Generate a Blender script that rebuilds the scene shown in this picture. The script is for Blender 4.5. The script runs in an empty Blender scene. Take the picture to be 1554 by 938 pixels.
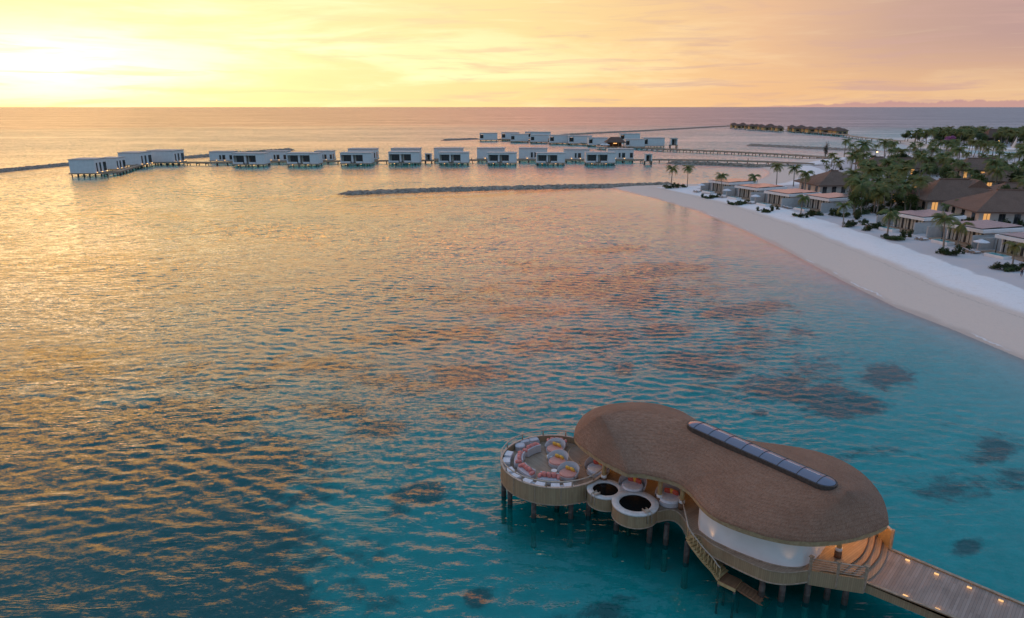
import bpy, bmesh, math, random
import numpy as np
from mathutils import Vector, Matrix

random.seed(7)
RNG = np.random.default_rng(11)
SC = bpy.context.scene
COL = SC.collection
R = math.radians
PI = math.pi

# ------------------------------------------------------------------ camera geometry
CAM_H, PITCH, FPX, CX, CY = 30.0, R(16.5), 1036.0, 777.0, 469.0
cP, sP = math.cos(PITCH), math.sin(PITCH)


def G(px, py, z=0.0):
    """world point at height z that the photograph shows at pixel (px, py)"""
    u = (px - CX) / FPX
    v = (py - CY) / FPX
    Y = cP - v * sP
    Z = -sP - v * cP
    t = (z - CAM_H) / Z
    return Vector((u * t, Y * t, z))


# ------------------------------------------------------------------ mesh builder
class MB:
    def __init__(self):
        self.v, self.f, self.m, self.s, self.uv = [], [], [], [], []

    def vert(self, p):
        self.v.append((p[0], p[1], p[2]))
        return len(self.v) - 1

    def face(self, idx, mat=0, smooth=False, uv=None):
        self.f.append(tuple(idx)); self.m.append(mat); self.s.append(smooth)
        self.uv.append(uv if uv else [(self.v[i][0], self.v[i][1]) for i in idx])

    def box(self, c, s, rz=0.0, mat=0, M=None, taper=1.0):
        hx, hy, hz = s[0] / 2, s[1] / 2, s[2] / 2
        pts = []
        for z, k in ((-hz, 1.0), (hz, taper)):
            for x, y in ((-hx, -hy), (hx, -hy), (hx, hy), (-hx, hy)):
                pts.append(Vector((x * k, y * k, z)))
        Rm = Matrix.Rotation(rz, 3, 'Z')
        out = []
        for p in pts:
            q = Rm @ p + Vector(c)
            if M is not None:
                q = M @ q
            out.append(self.vert(q))
        a = out
        dims = [(s[0], s[1])] * 2 + [(s[0], s[2]), (s[1], s[2]), (s[0], s[2]), (s[1], s[2])]
        for q, (du, dv) in zip(((a[3], a[2], a[1], a[0]), (a[4], a[5], a[6], a[7]), (a[0], a[1], a[5], a[4]),
                  (a[1], a[2], a[6], a[5]), (a[2], a[3], a[7], a[6]), (a[3], a[0], a[4], a[7])), dims):
            self.face(q, mat, uv=[(0, 0), (du, 0), (du, dv), (0, dv)])

    def cyl(self, p0, p1, r0, r1=None, n=10, mat=0, caps=True, smooth=True):
        p0, p1 = Vector(p0), Vector(p1)
        r1 = r0 if r1 is None else r1
        d = (p1 - p0).normalized()
        a = d.orthogonal().normalized()
        b = d.cross(a)
        lo, hi = [], []
        for i in range(n):
            t = 2 * PI * i / n
            o = a * math.cos(t) + b * math.sin(t)
            lo.append(self.vert(p0 + o * r0)); hi.append(self.vert(p1 + o * r1))
        for i in range(n):
            j = (i + 1) % n
            self.face((lo[i], lo[j], hi[j], hi[i]), mat, smooth)
        if caps:
            self.face(lo[::-1], mat); self.face(hi, mat)

    def tube(self, path, rad, n=8, mat=0, closed=False, smooth=True):
        path = [Vector(p) for p in path]
        rads = rad if isinstance(rad, (list, tuple)) else [rad] * len(path)
        rings = []
        for i, p in enumerate(path):
            if closed:
                t = path[(i + 1) % len(path)] - path[i - 1]
            else:
                t = path[min(i + 1, len(path) - 1)] - path[max(i - 1, 0)]
            t.normalize()
            up = Vector((0, 0, 1)) if abs(t.z) < 0.95 else Vector((1, 0, 0))
            a = t.cross(up).normalized(); b = a.cross(t)
            rings.append([self.vert(p + (a * math.cos(2 * PI * k / n) + b * math.sin(2 * PI * k / n)) * rads[i]) for k in range(n)])
        m = len(path)
        for i in range(m if closed else m - 1):
            A, B = rings[i], rings[(i + 1) % m]
            for k in range(n):
                l = (k + 1) % n
                self.face((A[k], B[k], B[l], A[l]), mat, smooth)
        if not closed:
            self.face(rings[0], mat); self.face(rings[-1][::-1], mat)

    def prism(self, poly, z0, z1, mat=0, side=None, top=True, bottom=True, ang=0.0):
        """poly: list of xy; top uv rotated by ang; sides get (arc length, z) uv"""
        side = mat if side is None else side
        area = sum(poly[i][0] * poly[(i + 1) % len(poly)][1] - poly[(i + 1) % len(poly)][0] * poly[i][1] for i in range(len(poly)))
        if area < 0:
            poly = poly[::-1]
        lo = [self.vert((p[0], p[1], z0)) for p in poly]
        hi = [self.vert((p[0], p[1], z1)) for p in poly]
        c, s = math.cos(ang), math.sin(ang)
        ruv = lambda p: (p[0] * c + p[1] * s, -p[0] * s + p[1] * c)
        if top:
            self.face(hi, mat, uv=[ruv(p) for p in poly])
        if bottom:
            self.face(lo[::-1], mat, uv=[ruv(p) for p in poly[::-1]])
        L = 0.0
        n = len(poly)
        for i in range(n):
            j = (i + 1) % n
            d = math.hypot(poly[j][0] - poly[i][0], poly[j][1] - poly[i][1])
            self.face((lo[i], lo[j], hi[j], hi[i]), side, uv=[(L, z0), (L + d, z0), (L + d, z1), (L, z1)])
            L += d

    def wall(self, path, z0, z1, th, mat=0, closed=False):
        """a wall of thickness th along a plan path"""
        path = [Vector((p[0], p[1])) for p in path]
        n = len(path)
        nor = []
        for i in range(n):
            if closed:
                t = path[(i + 1) % n] - path[i - 1]
            else:
                t = path[min(i + 1, n - 1)] - path[max(i - 1, 0)]
            t.normalize(); nor.append(Vector((-t.y, t.x)))
        A = [path[i] + nor[i] * th / 2 for i in range(n)]
        B = [path[i] - nor[i] * th / 2 for i in range(n)]
        a0 = [self.vert((p.x, p.y, z0)) for p in A]; a1 = [self.vert((p.x, p.y, z1)) for p in A]
        b0 = [self.vert((p.x, p.y, z0)) for p in B]; b1 = [self.vert((p.x, p.y, z1)) for p in B]
        L = 0
        for i in range(n if closed else n - 1):
            j = (i + 1) % n
            d = (path[j] - path[i]).length
            u = [(L, z0), (L + d, z0), (L + d, z1), (L, z1)]
            self.face((a0[j], a0[i], a1[i], a1[j]), mat, uv=[u[1], u[0], u[3], u[2]])
            self.face((b0[i], b0[j], b1[j], b1[i]), mat, uv=u)
            self.face((b1[i], b1[j], a1[j], a1[i]), mat, uv=[(L, 0), (L + d, 0), (L + d, th), (L, th)])
            self.face((a0[i], a0[j], b0[j], b0[i]), mat, uv=[(L, 0), (L + d, 0), (L + d, th), (L, th)])
            L += d
        if not closed:
            self.face((a0[0], b0[0], b1[0], a1[0]), mat); self.face((b0[-1], a0[-1], a1[-1], b1[-1]), mat)

    def disc(self, c, r, z0, z1, n=32, mat=0, side=None, top=True, bottom=True, bev=0.0, ang=0.0):
        poly = [(c[0] + r * math.cos(2 * PI * i / n), c[1] + r * math.sin(2 * PI * i / n)) for i in range(n)]
        self.prism(poly, z0, z1 - bev, mat, side, top=(bev == 0 and top), bottom=bottom, ang=ang)
        if bev:
            b = len(self.v) - n
            hi = list(range(b, b + n))
            r2 = r - bev
            ins = [self.vert((c[0] + r2 * math.cos(2 * PI * i / n), c[1] + r2 * math.sin(2 * PI * i / n), z1)) for i in range(n)]
            for i in range(n):
                j = (i + 1) % n
                self.face((hi[i], hi[j], ins[j], ins[i]), mat, True)
            self.face(ins, mat)

    def blob(self, c, r, n=10, mat=0, M=None, pw=1.0):
        """rounded (superellipsoid) cushion, r = (rx, ry, rz)"""
        m = n // 2 + 1
        se = lambda x: math.copysign(abs(x) ** pw, x)
        rows = []
        for i in range(m + 1):
            ph = -PI / 2 + PI * i / m
            row = []
            for k in range(n):
                th = 2 * PI * k / n
                p = Vector((r[0] * se(math.cos(ph)) * se(math.cos(th)), r[1] * se(math.cos(ph)) * se(math.sin(th)), r[2] * se(math.sin(ph))))
                if M is not None:
                    p = M @ p
                row.append(self.vert(p + Vector(c)))
            rows.append(row)
        for i in range(m):
            for k in range(n):
                l = (k + 1) % n
                self.face((rows[i][k], rows[i][l], rows[i + 1][l], rows[i + 1][k]), mat, True)

    def mesh(self, name, mats):
        me = bpy.data.meshes.new(name)
        me.from_pydata(self.v, [], self.f)
        for m in (mats if isinstance(mats, (list, tuple)) else [mats]):
            me.materials.append(m)
        me.polygons.foreach_set('material_index', self.m)
        me.polygons.foreach_set('use_smooth', self.s)
        uvl = me.uv_layers.new(name='UVMap')
        flat = [c for f in self.uv for p in f for c in p]
        uvl.data.foreach_set('uv', flat)
        me.update()
        return me

    def build(self, name, mats, parent=None):
        o = bpy.data.objects.new(name, self.mesh(name, mats))
        COL.objects.link(o)
        if parent is not None:
            o.parent = parent
        return o


def tag(o, label=None, cat=None, group=None, kind=None):
    if label: o['label'] = label
    if cat: o['category'] = cat
    if group: o['group'] = group
    if kind: o['kind'] = kind
    return o


def empty(name, loc=(0, 0, 0), rz=0.0):
    o = bpy.data.objects.new(name, None)
    o.location = loc; o.rotation_euler = (0, 0, rz); o.empty_display_size = 0.3
    COL.objects.link(o)
    return o


def kids(o):
    return [c for c in o.children]


def copy_tree(o, parent=None):
    c = o.copy(); COL.objects.link(c)
    if parent is not None:
        c.parent = parent
    for ch in kids(o):
        copy_tree(ch, c)
    return c


def catmull(pts, n=8, closed=True):
    pts = [Vector(p) for p in pts]
    out = []
    N = len(pts)
    for i in range(N if closed else N - 1):
        if closed:
            p0, p1, p2, p3 = pts[i - 1], pts[i], pts[(i + 1) % N], pts[(i + 2) % N]
        else:
            p0, p1, p2, p3 = pts[max(i - 1, 0)], pts[i], pts[i + 1], pts[min(i + 2, N - 1)]
        for k in range(n):
            t = k / n
            out.append(0.5 * ((2 * p1) + (p2 - p0) * t + (2 * p0 - 5 * p1 + 4 * p2 - p3) * t * t + (3 * p1 - p0 - 3 * p2 + p3) * t ** 3))
    if not closed:
        out.append(pts[-1])
    return out


# ------------------------------------------------------------------ node helper
class NT:
    def __init__(self, tree):
        self.t = tree; tree.nodes.clear()

    def n(self, typ, **kw):
        nd = self.t.nodes.new(typ)
        for k, v in kw.items():
            if k.startswith('i_'):
                key = k[2:]
                key = int(key) if key.isdigit() else key.replace('_', ' ')
                self.set(nd.inputs[key], v)
            else:
                setattr(nd, k, v)
        return nd

    def set(self, sock, v):
        if isinstance(v, bpy.types.NodeSocket):
            self.t.links.new(v, sock)
        elif isinstance(v, bpy.types.Node):
            self.t.links.new(v.outputs[0], sock)
        else:
            if sock.type == 'RGBA' and len(v) == 3:
                v = (*v, 1)
            sock.default_value = v

    def math(self, op, a, b=None, c=None, clamp=False):
        nd = self.t.nodes.new('ShaderNodeMath'); nd.operation = op; nd.use_clamp = clamp
        self.set(nd.inputs[0], a)
        if b is not None: self.set(nd.inputs[1], b)
        if c is not None: self.set(nd.inputs[2], c)
        return nd.outputs[0]

    def vmath(self, op, a, b=None):
        nd = self.t.nodes.new('ShaderNodeVectorMath'); nd.operation = op
        self.set(nd.inputs[0], a)
        if b is not None: self.set(nd.inputs[1], b)
        return nd.outputs[1] if op in ('DOT_PRODUCT', 'LENGTH') else nd.outputs[0]

    def mix(self, f, a, b, blend='MIX', clamp=False):
        nd = self.t.nodes.new('ShaderNodeMix'); nd.data_type = 'RGBA'; nd.blend_type = blend; nd.clamp_factor = True
        self.set(nd.inputs[0], f); self.set(nd.inputs[6], a); self.set(nd.inputs[7], b)
        return nd.outputs[2]

    def rng(self, v, a, b, c=0.0, d=1.0, smooth=True):
        nd = self.t.nodes.new('ShaderNodeMapRange')
        nd.interpolation_type = 'SMOOTHSTEP' if smooth else 'LINEAR'
        self.set(nd.inputs[0], v)
        for i, x in zip((1, 2, 3, 4), (a, b, c, d)): self.set(nd.inputs[i], x)
        return nd.outputs[0]

    def ramp(self, f, stops, interp='LINEAR'):
        nd = self.t.nodes.new('ShaderNodeValToRGB')
        nd.color_ramp.interpolation = interp
        e = nd.color_ramp.elements
        while len(e) < len(stops): e.new(0.5)
        for el, (p, c) in zip(e, stops):
            el.position = p; el.color = (*c, 1)
        self.set(nd.inputs[0], f)
        return nd.outputs[0]

    def noise(self, vec, scale, detail=4, rough=0.55, dist=0.0):
        nd = self.t.nodes.new('ShaderNodeTexNoise')
        self.set(nd.inputs['Vector'], vec)
        nd.inputs['Scale'].default_value = scale; nd.inputs['Detail'].default_value = detail
        nd.inputs['Roughness'].default_value = rough; nd.inputs['Distortion'].default_value = dist
        return nd.outputs[0]

    def mapping(self, vec, loc=(0, 0, 0), rot=(0, 0, 0), scale=(1, 1, 1)):
        nd = self.t.nodes.new('ShaderNodeMapping')
        self.set(nd.inputs[0], vec)
        nd.inputs[1].default_value = loc; nd.inputs[2].default_value = rot; nd.inputs[3].default_value = scale
        return nd.outputs[0]


def newmat(name):
    m = bpy.data.materials.new(name); m.use_nodes = True
    return m, NT(m.node_tree)


def finish(nt, col, rough=0.6, bump=None, bstr=0.3, bdist=0.05, metal=0.0, spec=0.4, **kw):
    p = nt.n('ShaderNodeBsdfPrincipled')
    nt.set(p.inputs['Base Color'], col); nt.set(p.inputs['Roughness'], rough)
    p.inputs['Metallic'].default_value = metal
    p.inputs['Specular IOR Level'].default_value = spec
    for k, v in kw.items():
        nt.set(p.inputs[k.replace('_', ' ')], v)
    if bump is not None:
        b = nt.n('ShaderNodeBump'); b.inputs['Strength'].default_value = bstr; b.inputs['Distance'].default_value = bdist
        nt.set(b.inputs['Height'], bump); nt.t.links.new(b.outputs[0], p.inputs['Normal'])
    o = nt.n('ShaderNodeOutputMaterial')
    nt.t.links.new(p.outputs[0], o.inputs[0])


def m_noise(name, c1, c2, scale=3.0, rough=0.7, bstr=0.15, detail=5, spec=0.3, bdist=0.03, metal=0.0):
    m, nt = newmat(name)
    tc = nt.n('ShaderNodeTexCoord')
    nz = nt.noise(tc.outputs['Object'], scale, detail)
    col = nt.mix(nt.rng(nz, 0.3, 0.7), c1, c2)
    finish(nt, col, rough, nz, bstr, bdist, metal, spec)
    return m


def m_plank(name, c1, c2, width=0.14, rough=0.65, gap=0.06, axis=0, dirt=0.35):
    """boards from uv: axis 0 cuts boards along u"""
    m, nt = newmat(name)
    uv = nt.n('ShaderNodeUVMap')
    sp = nt.n('ShaderNodeSeparateXYZ', i_0=uv.outputs[0])
    u = sp.outputs[axis]; w = sp.outputs[1 - axis]
    k = nt.math('DIVIDE', u, width)
    cell = nt.math('FLOOR', k)
    fr = nt.math('FRACT', k)
    joint = nt.math('FLOOR', nt.math('DIVIDE', nt.math('ADD', w, nt.math('MULTIPLY', cell, 1.37)), 2.9))
    wn = nt.n('ShaderNodeTexWhiteNoise', noise_dimensions='2D')
    cb = nt.n('ShaderNodeCombineXYZ', i_0=cell, i_1=joint)
    nt.t.links.new(cb.outputs[0], wn.inputs['Vector'])
    edge = nt.math('MINIMUM', fr, nt.math('SUBTRACT', 1.0, fr))
    g = nt.rng(edge, 0.0, gap, 0.0, 1.0, smooth=False)
    tc = nt.n('ShaderNodeTexCoord')
    grain = nt.noise(nt.mapping(uv.outputs[0], scale=(30, 3, 1) if axis == 0 else (3, 30, 1)), 1.0, 4)
    stain = nt.noise(tc.outputs['Object'], 0.6, 5, 0.6)
    f = nt.math('ADD', nt.math('MULTIPLY', wn.outputs[0], 0.55), nt.math('MULTIPLY', grain, 0.45))
    col = nt.mix(f, c1, c2)
    col = nt.mix(nt.rng(stain, 0.45, 0.75, 0, dirt), col, tuple(x * 0.55 for x in c1))
    col = nt.mix(nt.rng(g, 0.0, 1.0, 0.8, 0.0), col, (0.02, 0.015, 0.012))
    finish(nt, col, rough, g, 0.4, 0.01, spec=0.3)
    return m


def m_emit(name, col, strength):
    m, nt = newmat(name)
    e = nt.n('ShaderNodeEmission', i_Color=col, i_Strength=strength)
    o = nt.n('ShaderNodeOutputMaterial'); nt.t.links.new(e.outputs[0], o.inputs[0])
    return m


def m_glass(name, col, rough=0.05, spec=0.8):
    m, nt = newmat(name)
    finish(nt, col, rough, spec=spec)
    return m


# ------------------------------------------------------------------ materials
M = {}
M['plaster'] = m_noise('white_plaster', (0.74, 0.73, 0.71), (0.82, 0.81, 0.79), 0.7, 0.75, 0.05)
M['plaster_warm'] = m_noise('warm_plaster', (0.55, 0.50, 0.43), (0.66, 0.61, 0.54), 0.8, 0.8, 0.08)
M['greywall'] = m_noise('grey_render', (0.42, 0.43, 0.42), (0.52, 0.52, 0.50), 0.9, 0.85, 0.1)
M['concrete'] = m_noise('roof_membrane', (0.42, 0.40, 0.38), (0.55, 0.53, 0.50), 0.4, 0.8, 0.1)
M['darkglass'] = m_glass('dark_glass', (0.03, 0.035, 0.04), 0.06)
M['curtain'] = m_noise('curtain', (0.42, 0.44, 0.38), (0.58, 0.58, 0.52), 6, 0.9, 0.3)
M['frame'] = m_noise('dark_frame', (0.05, 0.045, 0.04), (0.08, 0.07, 0.06), 5, 0.5, 0.02)
M['pile'] = m_noise('pile_timber', (0.07, 0.055, 0.05), (0.16, 0.13, 0.115), 2.5, 0.8, 0.3)
M['deck'] = m_plank('deck_boards', (0.29, 0.20, 0.14), (0.42, 0.31, 0.225), 0.14)
M['deckwarm'] = m_plank('terrace_boards', (0.28, 0.20, 0.14), (0.42, 0.31, 0.22), 0.14)
M['walk'] = m_plank('walkway_boards', (0.25, 0.185, 0.148), (0.42, 0.325, 0.27), 0.16, dirt=0.45)
M['skirt'] = m_plank('skirt_boards', (0.31, 0.205, 0.115), (0.44, 0.315, 0.185), 0.12)
M['timber'] = m_noise('bare_timber', (0.30, 0.22, 0.15), (0.44, 0.34, 0.25), 4, 0.6, 0.1)
M['rail'] = m_noise('rail_timber', (0.42, 0.33, 0.25), (0.55, 0.45, 0.36), 4, 0.5, 0.05)
M['redwood'] = m_plank('stained_boards', (0.17, 0.085, 0.045), (0.27, 0.135, 0.07), 0.13)
M['stairwood'] = m_noise('stair_timber', (0.42, 0.28, 0.12), (0.56, 0.40, 0.2), 3, 0.6, 0.08)
M['stone'] = m_noise('tub_stone', (0.56, 0.53, 0.50), (0.68, 0.65, 0.62), 3, 0.6, 0.06)
M['tubwater'] = m_glass('tub_water', (0.005, 0.008, 0.009), 0.05, 0.08)
M['pool'] = m_glass('pool_water', (0.10, 0.36, 0.38), 0.08, 0.5)
M['fabric'] = m_noise('grey_fabric', (0.50, 0.48, 0.50), (0.62, 0.60, 0.62), 9, 0.9, 0.15)
M['white_fabric'] = m_noise('white_fabric', (0.66, 0.65, 0.67), (0.78, 0.77, 0.78), 6, 0.9, 0.15)
M['pink'] = m_noise('coral_fabric', (0.60, 0.20, 0.17), (0.72, 0.28, 0.24), 8, 0.9, 0.2)
M['pinklight'] = m_noise('coral_mattress', (0.66, 0.30, 0.24), (0.76, 0.38, 0.31), 8, 0.9, 0.2)
M['yellow'] = m_noise('yellow_fabric', (0.78, 0.42, 0.06), (0.88, 0.52, 0.10), 8, 0.85, 0.2)
M['red'] = m_noise('red_fabric', (0.55, 0.09, 0.06), (0.66, 0.15, 0.10), 8, 0.85, 0.2)
M['wicker'] = m_noise('wicker', (0.40, 0.37, 0.37), (0.60, 0.57, 0.57), 30, 0.8, 0.5, bdist=0.02)
M['brass'] = m_noise('brass_strip', (0.55, 0.38, 0.2), (0.62, 0.44, 0.25), 4, 0.4, 0.02, metal=0.6)
M['metal'] = m_noise('pale_metal', (0.55, 0.55, 0.56), (0.66, 0.66, 0.67), 4, 0.35, 0.02, metal=0.7)
M['glow'] = m_emit('warm_lamp', (1.0, 0.55, 0.18), 9.0)
M['glowdim'] = m_emit('small_lamp', (1.0, 0.52, 0.17), 2.6)
M['glowsoft'] = m_emit('warm_window', (1.0, 0.50, 0.17), 0.75)
M['stripglow'] = m_emit('deck_lamp', (1.0, 0.58, 0.24), 1.2)
M['trunk'] = m_noise('palm_bark', (0.20, 0.165, 0.13), (0.33, 0.28, 0.23), 5, 0.9, 0.4)
M['rock'] = m_noise('rubble', (0.19, 0.145, 0.11), (0.42, 0.34, 0.27), 1.1, 0.95, 0.9, detail=6, bdist=0.5)
M['skin'] = m_noise('skin', (0.30, 0.18, 0.12), (0.36, 0.22, 0.15), 8, 0.6, 0.02)
M['navy'] = m_noise('navy_cloth', (0.02, 0.025, 0.05), (0.035, 0.04, 0.07), 12, 0.9, 0.1)
M['hair'] = m_noise('hair', (0.01, 0.008, 0.006), (0.02, 0.016, 0.012), 20, 0.6, 0.1)
M['redcloth'] = m_noise('red_cloth', (0.35, 0.06, 0.05), (0.45, 0.09, 0.07), 12, 0.9, 0.1)
M['bloom'] = m_noise('magenta_blossom', (0.30, 0.08, 0.20), (0.48, 0.18, 0.34), 2, 0.8, 0.1)
M['crust'] = m_noise('encrusted_timber', (0.24, 0.25, 0.21), (0.36, 0.35, 0.30), 2.0, 0.9, 0.3)
M['grass'] = m_noise('lawn', (0.05, 0.085, 0.02), (0.09, 0.13, 0.035), 1.5, 0.9, 0.4)


def m_panel():
    m, nt = newmat('solar_panel')
    uv = nt.n('ShaderNodeUVMap')
    br = nt.n('ShaderNodeTexBrick'); br.offset = 0.0
    nt.set(br.inputs['Vector'], uv.outputs[0])
    br.inputs['Scale'].default_value = 1.0
    br.inputs['Brick Width'].default_value = 1.05; br.inputs['Row Height'].default_value = 1.7
    br.inputs['Mortar Size'].default_value = 0.03
    br.inputs['Color1'].default_value = (0.21, 0.16, 0.17, 1); br.inputs['Color2'].default_value = (0.25, 0.19, 0.19, 1)
    br.inputs['Mortar'].default_value = (0.12, 0.09, 0.10, 1)
    finish(nt, br.outputs[0], 0.22, spec=0.7)
    return m


M['panel'] = m_panel()


def m_thatch(name, c1, c2, c3, su=42.0, sv=9.0):
    """thatch: uv = (along the eave, up the slope) in metres"""
    m, nt = newmat(name)
    uv = nt.n('ShaderNodeUVMap')
    tc = nt.n('ShaderNodeTexCoord')
    fine = nt.noise(nt.mapping(uv.outputs[0], scale=(13, 4.6, 1)), 1.0, 5, 0.7, 0.6)
    mid = nt.noise(tc.outputs['Object'], 2.2, 5, 0.65)
    big = nt.noise(tc.outputs['Object'], 0.35, 4, 0.5)
    sp = nt.n('ShaderNodeSeparateXYZ', i_0=uv.outputs[0])
    course = nt.math('FRACT', nt.math('ADD', nt.math('DIVIDE', sp.outputs[1], 0.30), nt.math('MULTIPLY', fine, 0.9)))
    col = nt.mix(nt.rng(fine, 0.3, 0.7), c1, c2)
    col = nt.mix(nt.math('MULTIPLY', nt.rng(mid, 0.4, 0.75), 0.35), col, c3)
    col = nt.mix(nt.rng(big, 0.4, 0.7, 0, 0.3), col, tuple(0.7 * x for x in c1))
    col = nt.mix(nt.math('MULTIPLY', nt.rng(course, 0.75, 1.0), 0.16), col, tuple(0.45 * x for x in c1))
    h = nt.math('ADD', nt.math('ADD', fine, nt.math('MULTIPLY', mid, 0.6)), nt.math('MULTIPLY', course, 0.7))
    finish(nt, col, 0.9, h, 0.8, 0.09, spec=0.2, Sheen_Weight=0.10, Sheen_Roughness=0.45)
    return m


M['thatch'] = m_thatch('palm_thatch', (0.225, 0.115, 0.068), (0.37, 0.208, 0.132), (0.42, 0.27, 0.185))
M['shingle'] = m_thatch('brown_shingle', (0.165, 0.098, 0.068), (0.25, 0.155, 0.11), (0.28, 0.18, 0.135))
M['farthatch'] = m_thatch('far_thatch', (0.12, 0.07, 0.05), (0.20, 0.12, 0.09), (0.24, 0.15, 0.11))


def m_leaf(name, c1, c2, c3=None, sc=0.8):
    m, nt = newmat(name)
    tc = nt.n('ShaderNodeTexCoord')
    oi = nt.n('ShaderNodeObjectInfo')
    nz = nt.noise(tc.outputs['Object'], sc, 3)
    col = nt.mix(nt.rng(nz, 0.32, 0.68), c1, c2)
    if c3:
        col = nt.mix(nt.math('MULTIPLY', nt.math('POWER', oi.outputs['Random'], 3.0), 0.8), col, c3)
    p = nt.n('ShaderNodeBsdfPrincipled')
    nt.set(p.inputs['Base Color'], col); p.inputs['Roughness'].default_value = 0.55
    p.inputs['Specular IOR Level'].default_value = 0.35
    tr = nt.n('ShaderNodeBsdfTranslucent'); nt.set(tr.inputs[0], col)
    ms = nt.n('ShaderNodeMixShader'); ms.inputs[0].default_value = 0.22
    nt.t.links.new(p.outputs[0], ms.inputs[1]); nt.t.links.new(tr.outputs[0], ms.inputs[2])
    o = nt.n('ShaderNodeOutputMaterial'); nt.t.links.new(ms.outputs[0], o.inputs[0])
    return m


M['frond'] = m_leaf('palm_frond', (0.085, 0.12, 0.034), (0.19, 0.23, 0.068), (0.22, 0.19, 0.045))
M['leaf'] = m_leaf('tree_leaf', (0.035, 0.058, 0.02), (0.085, 0.12, 0.036), (0.11, 0.14, 0.03))
M['bushleaf'] = m_leaf('bush_leaf', (0.03, 0.05, 0.02), (0.075, 0.105, 0.032))
M['dryleaf'] = m_leaf('casuarina_leaf', (0.06, 0.055, 0.04), (0.10, 0.09, 0.06))

# ------------------------------------------------------------------ sun direction
SUN_AZ, SUN_EL = R(-33.0), R(4.0)      # azimuth measured from +Y towards +X
SUN_DIR = Vector((math.sin(SUN_AZ) * math.cos(SUN_EL), math.cos(SUN_AZ) * math.cos(SUN_EL), math.sin(SUN_EL)))


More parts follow.
